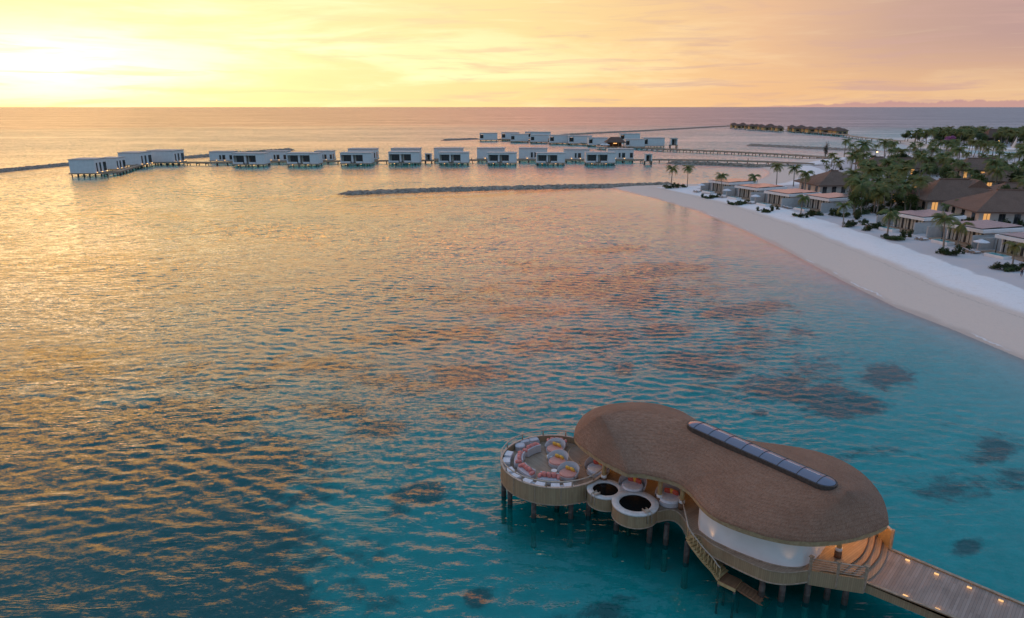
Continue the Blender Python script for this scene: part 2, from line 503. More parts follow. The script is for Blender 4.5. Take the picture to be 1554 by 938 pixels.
def make_world():
    w = bpy.data.worlds.new('World'); SC.world = w; w.use_nodes = True
    nt = NT(w.node_tree)
    tc = nt.n('ShaderNodeTexCoord')
    d = nt.vmath('NORMALIZE', tc.outputs['Generated'])
    s = nt.n('ShaderNodeSeparateXYZ', i_0=d)
    x, y, z = s.outputs
    el = nt.math('MULTIPLY', nt.math('ARCSINE', z), 180 / PI)         # degrees
    az = nt.math('ARCTAN2', x, y)
    rel = nt.math('SUBTRACT', az, SUN_AZ)
    rel = nt.math('ABSOLUTE', nt.math('ARCTAN2', nt.math('SINE', rel), nt.math('COSINE', rel)))
    reld = nt.math('MULTIPLY', rel, 180 / PI)
    f = nt.math('DIVIDE', reld, 180.0)
    low = nt.ramp(f, [(0.0, (1.0, 0.82, 0.42)), (24 / 180, (0.97, 0.80, 0.38)), (33 / 180, (0.96, 0.74, 0.34)), (43 / 180, (0.93, 0.61, 0.30)), (52 / 180, (0.82, 0.49, 0.29)),
                      (61 / 180, (0.58, 0.36, 0.29)), (72 / 180, (0.46, 0.29, 0.30)), (105 / 180, (0.30, 0.27, 0.38)), (1.0, (0.24, 0.28, 0.42))])
    mid = nt.ramp(f, [(0.0, (1.0, 0.58, 0.11)), (20 / 180, (0.92, 0.48, 0.12)), (36 / 180, (0.80, 0.31, 0.145)), (50 / 180, (0.43, 0.185, 0.155)), (63 / 180, (0.13, 0.10, 0.155)), (76 / 180, (0.058, 0.09, 0.16)), (100 / 180, (0.06, 0.105, 0.195)), (1.0, (0.085, 0.13, 0.21))])
    mid = nt.mix(1.0, mid, (3.05, 2.5, 2.05), blend='MULTIPLY')
    zen = (0.265, 0.45, 0.70)
    col = nt.mix(nt.rng(el, 7.4, 11.0), low, mid)
    col = nt.mix(nt.rng(el, nt.rng(reld, 15, 65, 18.0, 11.0), nt.rng(reld, 15, 65, 35.0, 27.0)), col, zen)
    # warm band close to the horizon on the right
    band = nt.math('MULTIPLY', nt.rng(el, 0.3, 5.0, 1.0, 0.0), nt.rng(reld, 30, 60, 0.0, 0.65))
    col = nt.mix(band, col, (0.93, 0.55, 0.26))
    # cloud streaks, stretched along the horizon
    cv = nt.n('ShaderNodeCombineXYZ', i_0=nt.math('MULTIPLY', az, 3.0), i_1=nt.math('MULTIPLY', el, 0.36), i_2=0.7)
    c1 = nt.noise(cv.outputs[0], 1.0, 6, 0.6, 0.6)
    cv2 = nt.n('ShaderNodeCombineXYZ', i_0=nt.math('MULTIPLY', az, 7.0), i_1=nt.math('MULTIPLY', el, 1.5), i_2=3.1)
    c2 = nt.noise(cv2.outputs[0], 1.0, 6, 0.6, 0.5)
    near = nt.math('POWER', 2.718, nt.math('MULTIPLY', nt.math('POWER', nt.math('DIVIDE', reld, 30.0), 2.0), -1.0))
    # the hidden sun's glow behind the veil
    dx = nt.math('DIVIDE', nt.math('SUBTRACT', reld, -3.0), 14.0)
    dy = nt.math('DIVIDE', nt.math('SUBTRACT', el, 2.8), 2.7)
    rr = nt.math('ADD', nt.math('MULTIPLY', dx, dx), nt.math('MULTIPLY', dy, dy))
    rr = nt.math('MULTIPLY', rr, nt.rng(c1, 0.3, 0.7, 1.7, 0.55))
    glow = nt.math('POWER', 2.718, nt.math('MULTIPLY', rr, -1.0))
    col = nt.mix(nt.math('MULTIPLY', glow, 1.0), col, (2.6, 2.25, 1.55))
    # wide soft glow that lights the sea
    wide = nt.math('POWER', 2.718, nt.math('MULTIPLY', nt.math('ADD', nt.math('POWER', nt.math('DIVIDE', reld, 34.0), 2.0), nt.math('POWER', nt.math('DIVIDE', el, 10.0), 2.0)), -1.0))
    col = nt.mix(nt.math('MULTIPLY', wide, 0.30), col, (1.25, 0.80, 0.36))
    bright = nt.math('MULTIPLY', nt.rng(c1, 0.48, 0.66), nt.rng(el, 0.5, 11.0, 0.75, 0.0))
    bright = nt.math('MULTIPLY', bright, nt.rng(reld, 15, 62, 1.0, 0.12))
    col = nt.mix(bright, col, (1.30, 1.08, 0.62))
    dark = nt.math('MULTIPLY', nt.rng(c2, 0.48, 0.70), nt.rng(el, 0.0, 10.0, 0.75, 0.4))
    col = nt.mix(dark, col, nt.mix(nt.rng(reld, 10, 60), (0.98, 0.72, 0.40), (0.62, 0.38, 0.33)))
    fine = nt.math('MULTIPLY', nt.rng(c2, 0.25, 0.45, 1.0, 0.0), nt.rng(reld, 10, 55, 0.5, 0.1))
    col = nt.mix(fine, col, (1.2, 1.0, 0.6))
    # low cumulus bank hugging the horizon
    cv3 = nt.n('ShaderNodeCombineXYZ', i_0=nt.math('MULTIPLY', az, 46.0), i_1=0.0, i_2=1.3)
    c3 = nt.noise(cv3.outputs[0], 1.0, 5, 0.62)
    cv4 = nt.n('ShaderNodeCombineXYZ', i_0=nt.math('MULTIPLY', az, 5.0), i_1=4.0, i_2=1.3)
    c4 = nt.noise(cv4.outputs[0], 1.0, 2, 0.5)
    top = nt.math('MULTIPLY', nt.math('ADD', nt.math('MULTIPLY', c3, 0.95), -0.05), nt.math('ADD', nt.rng(reld, 48, 64, 0.0, 1.0), nt.math('MULTIPLY', nt.rng(c4, 0.5, 0.7), nt.rng(reld, 6, 25, 0.7, 0.15))))
    bank = nt.rng(nt.math('SUBTRACT', top, el), 0.0, 0.12)
    col = nt.mix(nt.math('MULTIPLY', bank, 0.8), col, nt.mix(nt.rng(reld, 20, 60), (1.0, 0.62, 0.28), (0.52, 0.29, 0.30)))
    # underside
    col = nt.mix(nt.rng(el, -4.0, -0.2, 1.0, 0.0), col, (0.14, 0.16, 0.2))
    sky = nt.n('ShaderNodeTexSky', sky_type='NISHITA', sun_disc=False)
    sky.sun_elevation = SUN_EL; sky.sun_rotation = SUN_AZ
    b1 = nt.n('ShaderNodeBackground', i_Color=col, i_Strength=1.0)
    b2 = nt.n('ShaderNodeBackground', i_Color=sky.outputs[0], i_Strength=0.012)
    add = nt.n('ShaderNodeAddShader')
    nt.t.links.new(b1.outputs[0], add.inputs[0]); nt.t.links.new(b2.outputs[0], add.inputs[1])
    o = nt.n('ShaderNodeOutputWorld'); nt.t.links.new(add.outputs[0], o.inputs[0])
    w.cycles.sampling_method = 'MANUAL'; w.cycles.sample_map_resolution = 1024


make_world()
sl = bpy.data.lights.new('sun', 'SUN'); sl.energy = 0.025; sl.angle = R(10); sl.color = (1.0, 0.47, 0.17)
so = bpy.data.objects.new('sun', sl); COL.objects.link(so)
so.rotation_euler = (-SUN_DIR).to_track_quat('-Z', 'Y').to_euler()

# ------------------------------------------------------------------ land, seabed and water
SHORE = [(1720, 640), (1620, 582), (1554, 546), (1450, 502), (1360, 467), (1280, 427), (1200, 384), (1130, 350), (1060, 321), (1000, 303), (962, 294),
         (938, 288), (928, 284.5), (950, 281.5), (1000, 280.5), (1050, 279), (1100, 279), (1142, 276), (1160, 269), (1168, 262), (1160, 257), (1150, 252.5),
         (1190, 246), (1225, 240), (1285, 236.5), (1330, 235.5), (1380, 233.5), (1440, 233), (1500, 234), (1554, 236), (1700, 240), (1900, 246),
         (2600, 300), (2400, 420), (2000, 640)]
STRIP = [(1362, 213.5), (1372, 219), (1395, 225), (1440, 227), (1500, 229), (1554, 230.5), (1750, 232), (1900, 222), (1750, 208), (1554, 206), (1480, 207.5), (1420, 209), (1380, 211)]
POLYS = [np.array([G(*p)[:2] for p in q]) for q in (SHORE, STRIP)]
ARCHW = 1


def smooth(t, a, b):
    u = np.clip((t - a) / (b - a), 0, 1)
    return u * u * (3 - 2 * u)


def sdist(X, Y):
    """signed distance to land (positive inside)"""
    best = np.full(X.shape, -1e9)
    for P in POLYS:
        d2 = np.full(X.shape, 1e18); ins = np.zeros(X.shape, bool)
        n = len(P)
        for i in range(n):
            ax, ay = P[i]; bx, by = P[(i + 1) % n]
            ex, ey = bx - ax, by - ay
            t = np.clip(((X - ax) * ex + (Y - ay) * ey) / (ex * ex + ey * ey), 0, 1)
            d2 = np.minimum(d2, (X - ax - t * ex) ** 2 + (Y - ay - t * ey) ** 2)
            c = ((ay > Y) != (by > Y))
            with np.errstate(divide='ignore', invalid='ignore'):
                xi = (bx - ax) * (Y - ay) / (by - ay if by != ay else 1e-9) + ax
            ins ^= c & (X < xi)
        d = np.sqrt(d2)
        best = np.maximum(best, np.where(ins, d, -d))
    return best


def lump(X, Y, sc, seed):
    r = np.random.default_rng(seed)
    o = np.zeros(X.shape)
    for k in range(9):
        a = r.uniform(0, 2 * PI); q = (2 * PI / sc) * r.uniform(0.6, 1.7)
        o += np.sin(X * math.cos(a) * q + Y * math.sin(a) * q + r.uniform(0, 6.28))
    return o / 9 ** 0.5


def ground_z(X, Y, sd):
    wob = lump(X, Y, 26, 3) * 1.2
    s = sd + wob * smooth(np.abs(sd), 0.5, 8)
    land = 0.95 * smooth(s, -6, 14) * 1.0 + 0.55 * smooth(s, 14, 20) + 0.08 * lump(X, Y, 9, 5) * smooth(s, 18, 26)
    z0 = 0.95 * smooth(np.zeros(1), -6, 14)[0]
    land = land - z0
    dep = 0.066 * np.clip(-sd, 0, 10) + 0.046 * np.clip(-sd - 10, 0, 38) + 0.006 * np.clip(-sd - 49, 0, 300)
    dep = dep + 0.25 * lump(X, Y, 34, 8) * smooth(-sd, 10, 45)
    return np.where(sd > 0, np.maximum(land, 0.004 * sd), -dep)


def polar(radii, dth, half):
    th = np.arange(-half, half + dth / 2, dth)
    Rr, T = np.meshgrid(np.array(radii), th, indexing='ij')
    return Rr * np.sin(T), Rr * np.cos(T), Rr


def grid_mesh(name, X, Y, Z, attrs, mat, smoothf=True):
    nr, nt_ = X.shape
    me = bpy.data.meshes.new(name)
    co = np.stack([X, Y, Z], -1).reshape(-1, 3).astype(np.float32)
    idx = np.arange(nr * nt_).reshape(nr, nt_)
    q = np.stack([idx[:-1, :-1], idx[:-1, 1:], idx[1:, 1:], idx[1:, :-1]], -1).reshape(-1, 4)
    nf = len(q)
    me.vertices.add(len(co)); me.vertices.foreach_set('co', co.ravel())
    me.loops.add(nf * 4); me.loops.foreach_set('vertex_index', q.ravel().astype(np.int32))
    me.polygons.add(nf); me.polygons.foreach_set('loop_start', np.arange(0, nf * 4, 4, dtype=np.int32))
    me.polygons.foreach_set('use_smooth', np.full(nf, smoothf))
    me.update(calc_edges=True)
    for k, v in attrs.items():
        a = me.attributes.new(k, 'FLOAT', 'POINT'); a.data.foreach_set('value', v.ravel().astype(np.float32))
    me.materials.append(mat)
    o = bpy.data.objects.new(name, me); COL.objects.link(o)
    return o


def rings(r0, segs):
    out = [r0]
    for r1, step0, step1 in segs:
        a = out[-1]
        r = a
        while r < r1:
            f = (r - a) / (r1 - a)
            r += step0 + (step1 - step0) * f
            out.append(r)
    return out


def geo(r0, r1, k):
    out = [r0 * k]
    while out[-1] < r1:
        out.append(out[-1] * k)
    return out


# reef patches: pixel centre, half width and half height in pixels, weight
REEF = [(1130, 522, 90, 34, .62), (1240, 568, 90, 34, .58), (1010, 450, 150, 34, .62), (1150, 590, 70, 30, .6), (860, 520, 120, 26, .6), (1110, 478, 75, 12, 1.0), (1170, 470, 40, 10, .8), (1010, 500, 50, 14, .9), (1040, 545, 55, 15, 1.0), (1095, 560, 45, 16, .9), (1075, 580, 40, 10, .6),
        (1185, 590, 60, 22, .95), (1230, 605, 55, 18, 1.0), (1275, 622, 70, 18, 1.05), (1340, 578, 42, 20, 1.0), (1305, 578, 22, 14, .7), (1130, 530, 40, 12, .6), (1210, 515, 40, 16, .6), (1200, 550, 30, 16, .5),
        (945, 556, 20, 10, .9), (1155, 628, 18, 6, .9), (1110, 620, 12, 5, .6), (1230, 668, 30, 8, .55), (1300, 690, 60, 14, .6),
        (1510, 690, 60, 22, .8), (1450, 745, 70, 20, .7), (1385, 735, 40, 14, .5), (1470, 832, 22, 11, 1.1), (1440, 650, 40, 14, .45), (1540, 740, 40, 30, .6),
        (930, 378, 60, 8, .8), (1000, 412, 85, 14, .9), (900, 430, 120, 18, .95), (960, 455, 70, 16, .9), (820, 400, 120, 16, .6), (800, 470, 130, 18, .7), (900, 500, 90, 16, .7), (700, 440, 140, 24, .6), (640, 500, 150, 20, .7),
        (700, 560, 90, 22, .75), (600, 570, 90, 20, .7), (500, 610, 110, 22, .7), (575, 640, 45, 20, .8), (600, 690, 60, 14, .4), (480, 545, 120, 18, .7),
        (640, 738, 44, 16, 1.1), (600, 765, 25, 10, .7), (720, 893, 20, 14, 1.25), (915, 918, 50, 18, .9), (870, 930, 30, 10, .7), (575, 830, 25, 10, .5), (540, 895, 60, 18, .6), (800, 905, 14, 8, .5), (470, 905, 70, 26, .7),
        (380, 700, 140, 50, 1.0), (250, 640, 170, 60, 1.0), (120, 720, 210, 100, 1.4), (250, 800, 210, 90, 1.35), (90, 850, 190, 110, 1.5), (330, 890, 150, 70, 1.2), (40, 640, 150, 60, 1.2), (420, 830, 80, 40, .6), (300, 560, 150, 40, .6), (100, 560, 180, 60, .7),
        (780, 620, 30, 9, .4), (860, 600, 26, 8, .4), (930, 590, 20, 6, .4), (690, 620, 40, 12, .5), (1080, 600, 20, 6, .5)]


def reef_density(X, Y, Z):
    v_ = np.zeros(X.shape)
    # project ground point to photo pixel units only to look up which mapped patch it belongs to (patches are fixed in plan)
    for (px, py, a, b, w) in REEF:
        c = G(px, py, -1.8); ex = G(px + a, py, -1.8) - c; ey = G(px, py - b, -1.8) - G(px, py + b, -1.8)
        ra = ex.length; rb = ey.length / 2
        ux, uy = ex.normalized(), ey.normalized()
        dx, dy = X - c.x, Y - c.y
        p = (dx * uy.y - dy * uy.x) / ((ux.x * uy.y - ux.y * uy.x)) / ra
        q = (dx * -ux.y + dy * ux.x) / ((ux.x * uy.y - ux.y * uy.x)) / rb
        v_ = np.maximum(v_, w * np.exp(-0.75 * (p * p + q * q)))
    return v_


def m_ground():
    m, nt = newmat('sand_and_reef')
    geo_ = nt.n('ShaderNodeNewGeometry')
    P = geo_.outputs['Position']
    sd = nt.n('ShaderNodeAttribute', attribute_name='shore').outputs['Fac']
    reef = nt.n('ShaderNodeAttribute', attribute_name='reef').outputs['Fac']
    n1 = nt.noise(P, 0.12, 4, 0.5)
    n2 = nt.noise(P, 1.2, 5, 0.6)
    n3 = nt.noise(P, 0.45, 7, 0.68, 0.4)
    nf = nt.noise(P, 6.0, 4, 0.6)
    s = nt.math('ADD', sd, nt.math('ADD', nt.math('MULTIPLY', nt.math('SUBTRACT', n1, 0.5), 3.2), nt.math('MULTIPLY', nt.math('SUBTRACT', n2, 0.5), 1.2)))
    wet = (0.56, 0.44, 0.35)
    tan = (0.74, 0.605, 0.505)
    white = (0.86, 0.835, 0.82)
    upper = (0.58, 0.535, 0.53)
    col = nt.mix(nt.rng(s, 0.2, 2.2), wet, tan)
    col = nt.mix(nt.rng(s, 13.5, 16.0), col, white)
    col = nt.mix(nt.rng(s, 23.6, 24.6), col, upper)
    col = nt.mix(nt.rng(nf, 0.45, 0.75, 0, 0.25), col, tuple(x * 0.6 for x in tan))
    col = nt.mix(nt.rng(n2, 0.50, 0.72, 0, 0.22), col, tuple(x * 0.8 for x in tan))
    wrack = nt.math('MULTIPLY', nt.rng(nt.math('ABSOLUTE', nt.math('SUBTRACT', s, 12.6)), 0.0, 0.45, 1.0, 0.0), nt.rng(nf, 0.42, 0.62))
    col = nt.mix(nt.math('MULTIPLY', wrack, 0.35), col, (0.20, 0.16, 0.12))
    foam = nt.math('MULTIPLY', nt.rng(nt.math('ABSOLUTE', nt.math('SUBTRACT', s, 1.1)), 0.0, 0.35, 1.0, 0.0), nt.rng(nt.noise(P, 0.11, 3, 0.5), 0.5, 0.62))
    col = nt.mix(nt.math('MULTIPLY', foam, 0.7), col, (0.85, 0.85, 0.85))
    # underwater sand and reef
    sand = nt.mix(nt.rng(n3, 0.35, 0.7), (0.62, 0.60, 0.54), (0.74, 0.71, 0.65))
    n4 = nt.noise(P, 0.17, 5, 0.6, 0.8)
    rf = nt.math('ADD', nt.math('MULTIPLY', reef, 1.05), nt.math('ADD', nt.math('MULTIPLY', nt.math('SUBTRACT', n3, 0.5), 1.7), nt.math('MULTIPLY', nt.math('SUBTRACT', n4, 0.5), 1.6)))
    k = nt.rng(rf, 0.34, 0.95)
    coral = nt.mix(nt.rng(nt.noise(P, 1.6, 4, 0.7), 0.35, 0.65), (0.010, 0.024, 0.034), (0.035, 0.058, 0.066))
    sea = nt.mix(nt.math('MULTIPLY', k, 0.86), sand, coral)
    col = nt.mix(nt.rng(sd, -2.0, 0.4), sea, col)
    h = nt.math('ADD', nt.math('MULTIPLY', n2, 0.5), nt.math('MULTIPLY', nf, 0.25))
    rough = nt.rng(s, 0.0, 3.0, 0.35, 0.9)
    finish(nt, col, rough, h, 0.6, 0.12, spec=0.2)
    return m


def m_water():
    m, nt = newmat('sea_water')
    geo_ = nt.n('ShaderNodeNewGeometry')
    P = geo_.outputs['Position']
    dep = nt.n('ShaderNodeAttribute', attribute_name='depth').outputs['Fac']
    # ripples: wind chop crossing at two angles
    def slope(rot, sc, scale, det):
        nd = nt.n('ShaderNodeTexNoise')
        nt.set(nd.inputs['Vector'], nt.mapping(P, rot=(0, 0, R(rot)), scale=sc))
        nd.inputs['Scale'].default_value = scale; nd.inputs['Detail'].default_value = det; nd.inputs['Roughness'].default_value = 0.6
        return nt.vmath('SUBTRACT', nd.outputs['Color'], (0.5, 0.5, 0.5))
    r1 = slope(-14, (0.5, 1.5, 1.0), 0.75, 4)
    r2 = slope(20, (0.7, 1.6, 1.0), 2.4, 3)
    r4 = slope(35, (0.8, 1.3, 1.0), 6.5, 2)
    r3 = slope(-6, (0.6, 1.3, 1.0), 0.8, 3)
    lost = nt.n('ShaderNodeAttribute', attribute_name='lost').outputs['Fac']
    slick = nt.noise(nt.mapping(P, rot=(0, 0, R(8)), scale=(0.0025, 0.012, 1.0)), 1.0, 5, 0.6, 0.5)
    gust = nt.noise(nt.mapping(P, scale=(1, 1, 1)), 0.035, 4, 0.55)
    amp = nt.math('MULTIPLY', nt.rng(slick, 0.36, 0.56, 0.5, 1.05), nt.rng(gust, 0.3, 0.7, 0.75, 1.2))
    amp = nt.math('MULTIPLY', amp, nt.rng(dep, 0.0, 2.4, 0.32, 1.0))
    sc1 = nt.vmath('SCALE', r1); nt.set(sc1.node.inputs['Scale'], 0.16)
    sc2 = nt.vmath('SCALE', r2); nt.set(sc2.node.inputs['Scale'], 0.62)
    sc3 = nt.vmath('SCALE', r3); nt.set(sc3.node.inputs['Scale'], nt.math('MULTIPLY', lost, 1.5))
    sc4 = nt.vmath('SCALE', r4); nt.set(sc4.node.inputs['Scale'], 0.42)
    tot = nt.vmath('SCALE', nt.vmath('ADD', nt.vmath('ADD', sc1, sc2), nt.vmath('ADD', sc3, sc4))); nt.set(tot.node.inputs['Scale'], amp)
    flat = nt.vmath('MULTIPLY', tot, (0.75, 1.1, 0.0))
    # short steep crests, thin and patchy
    def crest(rot, sc, scale, w, seed):
        n_ = nt.noise(nt.mapping(P, loc=(seed, seed * .7, 0), rot=(0, 0, R(rot)), scale=sc), scale, 3, 0.5, 0.25)
        t_ = nt.math('SUBTRACT', 1.0, nt.math('MULTIPLY', nt.math('ABSOLUTE', nt.math('SUBTRACT', n_, 0.5)), w), clamp=True)
        return nt.math('POWER', t_, 3.0)
    ch = nt.math('ADD', crest(-13, (0.26, 1.35, 1.0), 0.6, 7.0, 3.0), nt.math('MULTIPLY', crest(17, (0.32, 1.5, 1.0), 1.15, 6.0, 9.0), 0.5))
    patch = nt.rng(nt.noise(nt.mapping(P, rot=(0, 0, R(-10)), scale=(0.16, 0.30, 1)), 1.0, 3, 0.5), 0.42, 0.64, 0.05, 1.0)
    b = nt.n('ShaderNodeBump'); b.inputs['Distance'].default_value = 0.03
    nt.set(b.inputs['Strength'], nt.math('MULTIPLY', nt.math('MULTIPLY', patch, amp), 0.9)); nt.set(b.inputs['Height'], ch)
    N = nt.vmath('NORMALIZE', nt.vmath('ADD', b.outputs[0], flat))
    fr = nt.n('ShaderNodeFresnel', i_IOR=1.333); nt.t.links.new(N, fr.inputs['Normal'])
    gl = nt.n('ShaderNodeBsdfGlossy', i_Color=(0.98, 0.98, 0.98), i_Roughness=nt.rng(lost, 0.15, 1.0, 0.015, 0.31, smooth=False))
    nt.t.links.new(N, gl.inputs['Normal'])
    path = nt.math('MULTIPLY', nt.math('MAXIMUM', dep, 0.0), -1.25)
    comb = nt.n('ShaderNodeCombineColor')
    for i, k in enumerate((1.05, 0.037, 0.034)):
        nt.set(comb.inputs[i], nt.math('POWER', 2.718, nt.math('MULTIPLY', path, k)))
    tr = nt.n('ShaderNodeBsdfTransparent'); nt.t.links.new(comb.outputs[0], tr.inputs[0])
    # light scattered back by the water body itself
    sc = nt.n('ShaderNodeBsdfDiffuse', i_Color=nt.mix(nt.rng(dep, 4.0, 7.0), (0.008, 0.21, 0.21), (0.03, 0.045, 0.075)))
    body = nt.n('ShaderNodeMixShader')
    nt.set(body.inputs[0], nt.rng(dep, 0.0, 9.0, 0.0, 0.75, smooth=False))
    nt.t.links.new(tr.outputs[0], body.inputs[1]); nt.t.links.new(sc.outputs[0], body.inputs[2])
    ms = nt.n('ShaderNodeMixShader')
    # unresolved chop far out hides part of the grazing reflection
    nt.set(ms.inputs[0], nt.math('MULTIPLY', fr.outputs[0], nt.rng(lost, 0.3, 1.0, 1.0, 0.74, smooth=False)))
    nt.t.links.new(body.outputs[0], ms.inputs[1]); nt.t.links.new(gl.outputs[0], ms.inputs[2])
    o = nt.n('ShaderNodeOutputMaterial'); nt.t.links.new(ms.outputs[0], o.inputs[0])
    return m


# ground sheet (seabed, beach and island in one)
gr = rings(12.0, [(150, 0.9, 0.9), (450, 0.9, 4.0), (900, 4.0, 14.0)]) + geo(900, 60000, 1.2)
X, Y, RR = polar(gr, 0.006, R(78))
sd = sdist(X, Y)
Z = ground_z(X, Y, sd)
Z = np.where(RR > 1500, np.minimum(Z, -4.0), Z)
reef = reef_density(X, Y, Z) * (sd < -6) * 1.15
ground = grid_mesh('ground', X, Y, Z, {'shore': sd, 'reef': reef}, m_ground())
tag(ground, kind='structure')

# water surface with real chop
wr = rings(14.0, [(150, 0.29, 0.33), (360, 0.33, 0.75), (700, 0.75, 3.5), (1300, 3.5, 10.0)]) + geo(1300, 60000, 1.12)
X, Y, RR = polar(wr, 0.0036, R(62))
sdw = sdist(X, Y)
dep = -ground_z(X, Y, sdw)
step = np.maximum(np.gradient(RR, axis=0), RR * 0.0020)
H = np.zeros(X.shape); lostw = np.zeros(X.shape)
wrng = np.random.default_rng(5)
NWV = 54
for k in range(NWV):
    u_ = wrng.random()
    lam = 0.90 * (2.1 / 0.90) ** u_ if k < 46 else wrng.uniform(4.0, 7.0)
    ang = R(-97) + wrng.normal(0, R(20))
    slope = (0.0245 if k < 46 else 0.010) * wrng.uniform(0.7, 1.3)
    q = 2 * PI / lam
    a = slope / q
    att = 1 - smooth(step * 3.0 / lam, 0.9, 1.6)
    ph = q * (X * math.cos(ang) + Y * math.sin(ang)) + wrng.uniform(0, 6.28)
    lostw += 1 - att
    H += a * att * (np.sin(ph) + 0.28 * np.sin(2 * ph + 1.57))
gustf = 0.86 + 0.30 * lump(X, Y, 42, 21)
H *= (0.42 + 0.58 * smooth(dep, 0.4, 2.2)) * smooth(dep, -0.05, 0.8) * np.clip(gustf, 0.35, 1.4)
H = np.where(sdw > 0.3, H - 0.02 * np.minimum(sdw, 5), H)
depth = np.where(RR > 1200, 7.0, dep)
water = grid_mesh('sea_water', X, Y, H, {'depth': depth, 'lost': np.sqrt(lostw / NWV)}, m_water())
tag(water, kind='structure')


def land_z(x, y):
    A, B = np.array([x]), np.array([y])
    return float(ground_z(A, B, sdist(A, B))[0])


def on_land(px, py):
    """photo pixel to a point on the land surface"""
    p = G(px, py, 1.3)
    for _ in range(4):
        p = G(px, py, max(0.0, land_z(p.x, p.y)))
    return p

#PART2
# ------------------------------------------------------------------ overwater pavilion
ZD, ZE, ZR = 2.5, 5.35, 7.25          # deck, eave and ridge heights


def xy(p):
    return (p[0], p[1])


ROOF_PX = [(871, 662), (875, 645), (886, 630), (902, 620), (925, 613.5), (955, 610.5), (987, 611.5), (1012, 616.5), (1036, 625), (1060, 639), (1088, 653), (1115, 668),
           (1140, 676), (1165, 676.5), (1200, 677.5), (1240, 685), (1276, 698), (1306, 716), (1327, 737), (1341, 759), (1347, 780), (1348.5, 793)]
ROOF_PX2 = [(1348.5, 793), (1330, 803), (1300, 812.5), (1268, 818), (1230, 820), (1190, 816), (1150, 807), (1112, 794.5), (1084, 781), (1068, 769), (1057, 756), (1046, 743),
            (1030, 732), (1008, 724), (985, 719), (966, 716.5), (953, 716), (941, 711), (925, 703), (908, 693), (893, 683), (881, 673.5), (871, 662)]
oa = catmull([G(px, py, ZE) for px, py in ROOF_PX], 7, closed=False)
ob = catmull([G(px, py, ZE) for px, py in ROOF_PX2], 7, closed=False)
OUT = oa[:-1] + ob[:-1]
SPINE = catmull([G(px, py, ZR) for px, py in [(912, 631), (950, 624), (1000, 628), (1055, 643), (1120, 670), (1190, 702), (1250, 729), (1285, 745)]], 10, closed=False)


def nearest_spine(p):
    best = min(range(len(SPINE)), key=lambda i: (SPINE[i].x - p.x) ** 2 + (SPINE[i].y - p.y) ** 2)
    return best


near = [float(nearest_spine(p)) for p in OUT]
for _ in range(30):                                        # spread the rafters evenly
    near = [(near[i - 1] + 2 * near[i] + near[(i + 1) % len(near)]) / 4 for i in range(len(near))]


def spine_at(f):
    i = min(int(f), len(SPINE) - 2); t = f - i
    return SPINE[i].lerp(SPINE[i + 1], t)


pav = empty('overwater_pavilion', G(1120, 780, 0))
tag(pav, 'large curved thatched pavilion on dark piles with round terrace and long skylight', 'pavilion')
PAVI = Matrix.Translation(pav.location).inverted()


def part(mb, name, mats, parent=None):
    """build in world coordinates, hang on the pavilion (or on one of its parts) without moving it"""
    root = PARENT[0]
    off = root.location
    mb.v = [(x - off.x, y - off.y, z - off.z) for x, y, z in mb.v]
    return mb.build(name, mats, root if parent is None else parent)


PARENT = [pav]


def roof_z(t):
    return ZE + (ZR - ZE) * (1 - (1 - t) ** 1.25) ** 0.95 if t < 1 else ZR


mb = MB()
NT_ = 16
rows = []
L = 0
Ls = []
for i, p in enumerate(OUT):
    Ls.append(L); L += (OUT[(i + 1) % len(OUT)] - p).length
Ls.append(L)
for k in range(NT_ + 1):
    t = k / NT_
    row = []
    for i, p in enumerate(OUT):
        q = spine_at(near[i])
        c = p.lerp(q, t); c.z = roof_z(t)
        row.append(mb.vert(c))
    rows.append(row)
n = len(OUT)
for k in range(NT_):
    for i in range(n):
        j = (i + 1) % n
        w0 = (OUT[i] - spine_at(near[i])).length
        mb.face((rows[k][i], rows[k][j], rows[k + 1][j], rows[k + 1][i]), 0, True,
                uv=[(Ls[i], w0 * k / NT_), (Ls[i + 1], w0 * k / NT_), (Ls[i + 1], w0 * (k + 1) / NT_), (Ls[i], w0 * (k + 1) / NT_)])
# ragged thatch butt: slightly overhanging lip
lip, lip2 = [], []
for i, p in enumerate(OUT):
    q = spine_at(near[i]); o = (p - q).normalized()
    jt = 0.03 * math.sin(i * 12.9) + 0.02 * math.sin(i * 5.3)
    lip.append(mb.vert((p.x + o.x * 0.05, p.y + o.y * 0.05, ZE - 0.12 + jt)))
    lip2.append(mb.vert((p.x - o.x * 0.16, p.y - o.y * 0.16, ZE - 0.14 + jt)))
for i in range(n):
    j = (i + 1) % n
    mb.face((lip[i], lip[j], rows[0][j], rows[0][i]), 0, False, uv=[(Ls[i], -0.2), (Ls[i + 1], -0.2), (Ls[i + 1], 0), (Ls[i], 0)])
    mb.face((lip2[i], lip2[j], lip[j], lip[i]), 0, False, uv=[(Ls[i], -0.4), (Ls[i + 1], -0.4), (Ls[i + 1], -.2), (Ls[i], -.2)])
roof = part(mb, 'roof', M['thatch'])
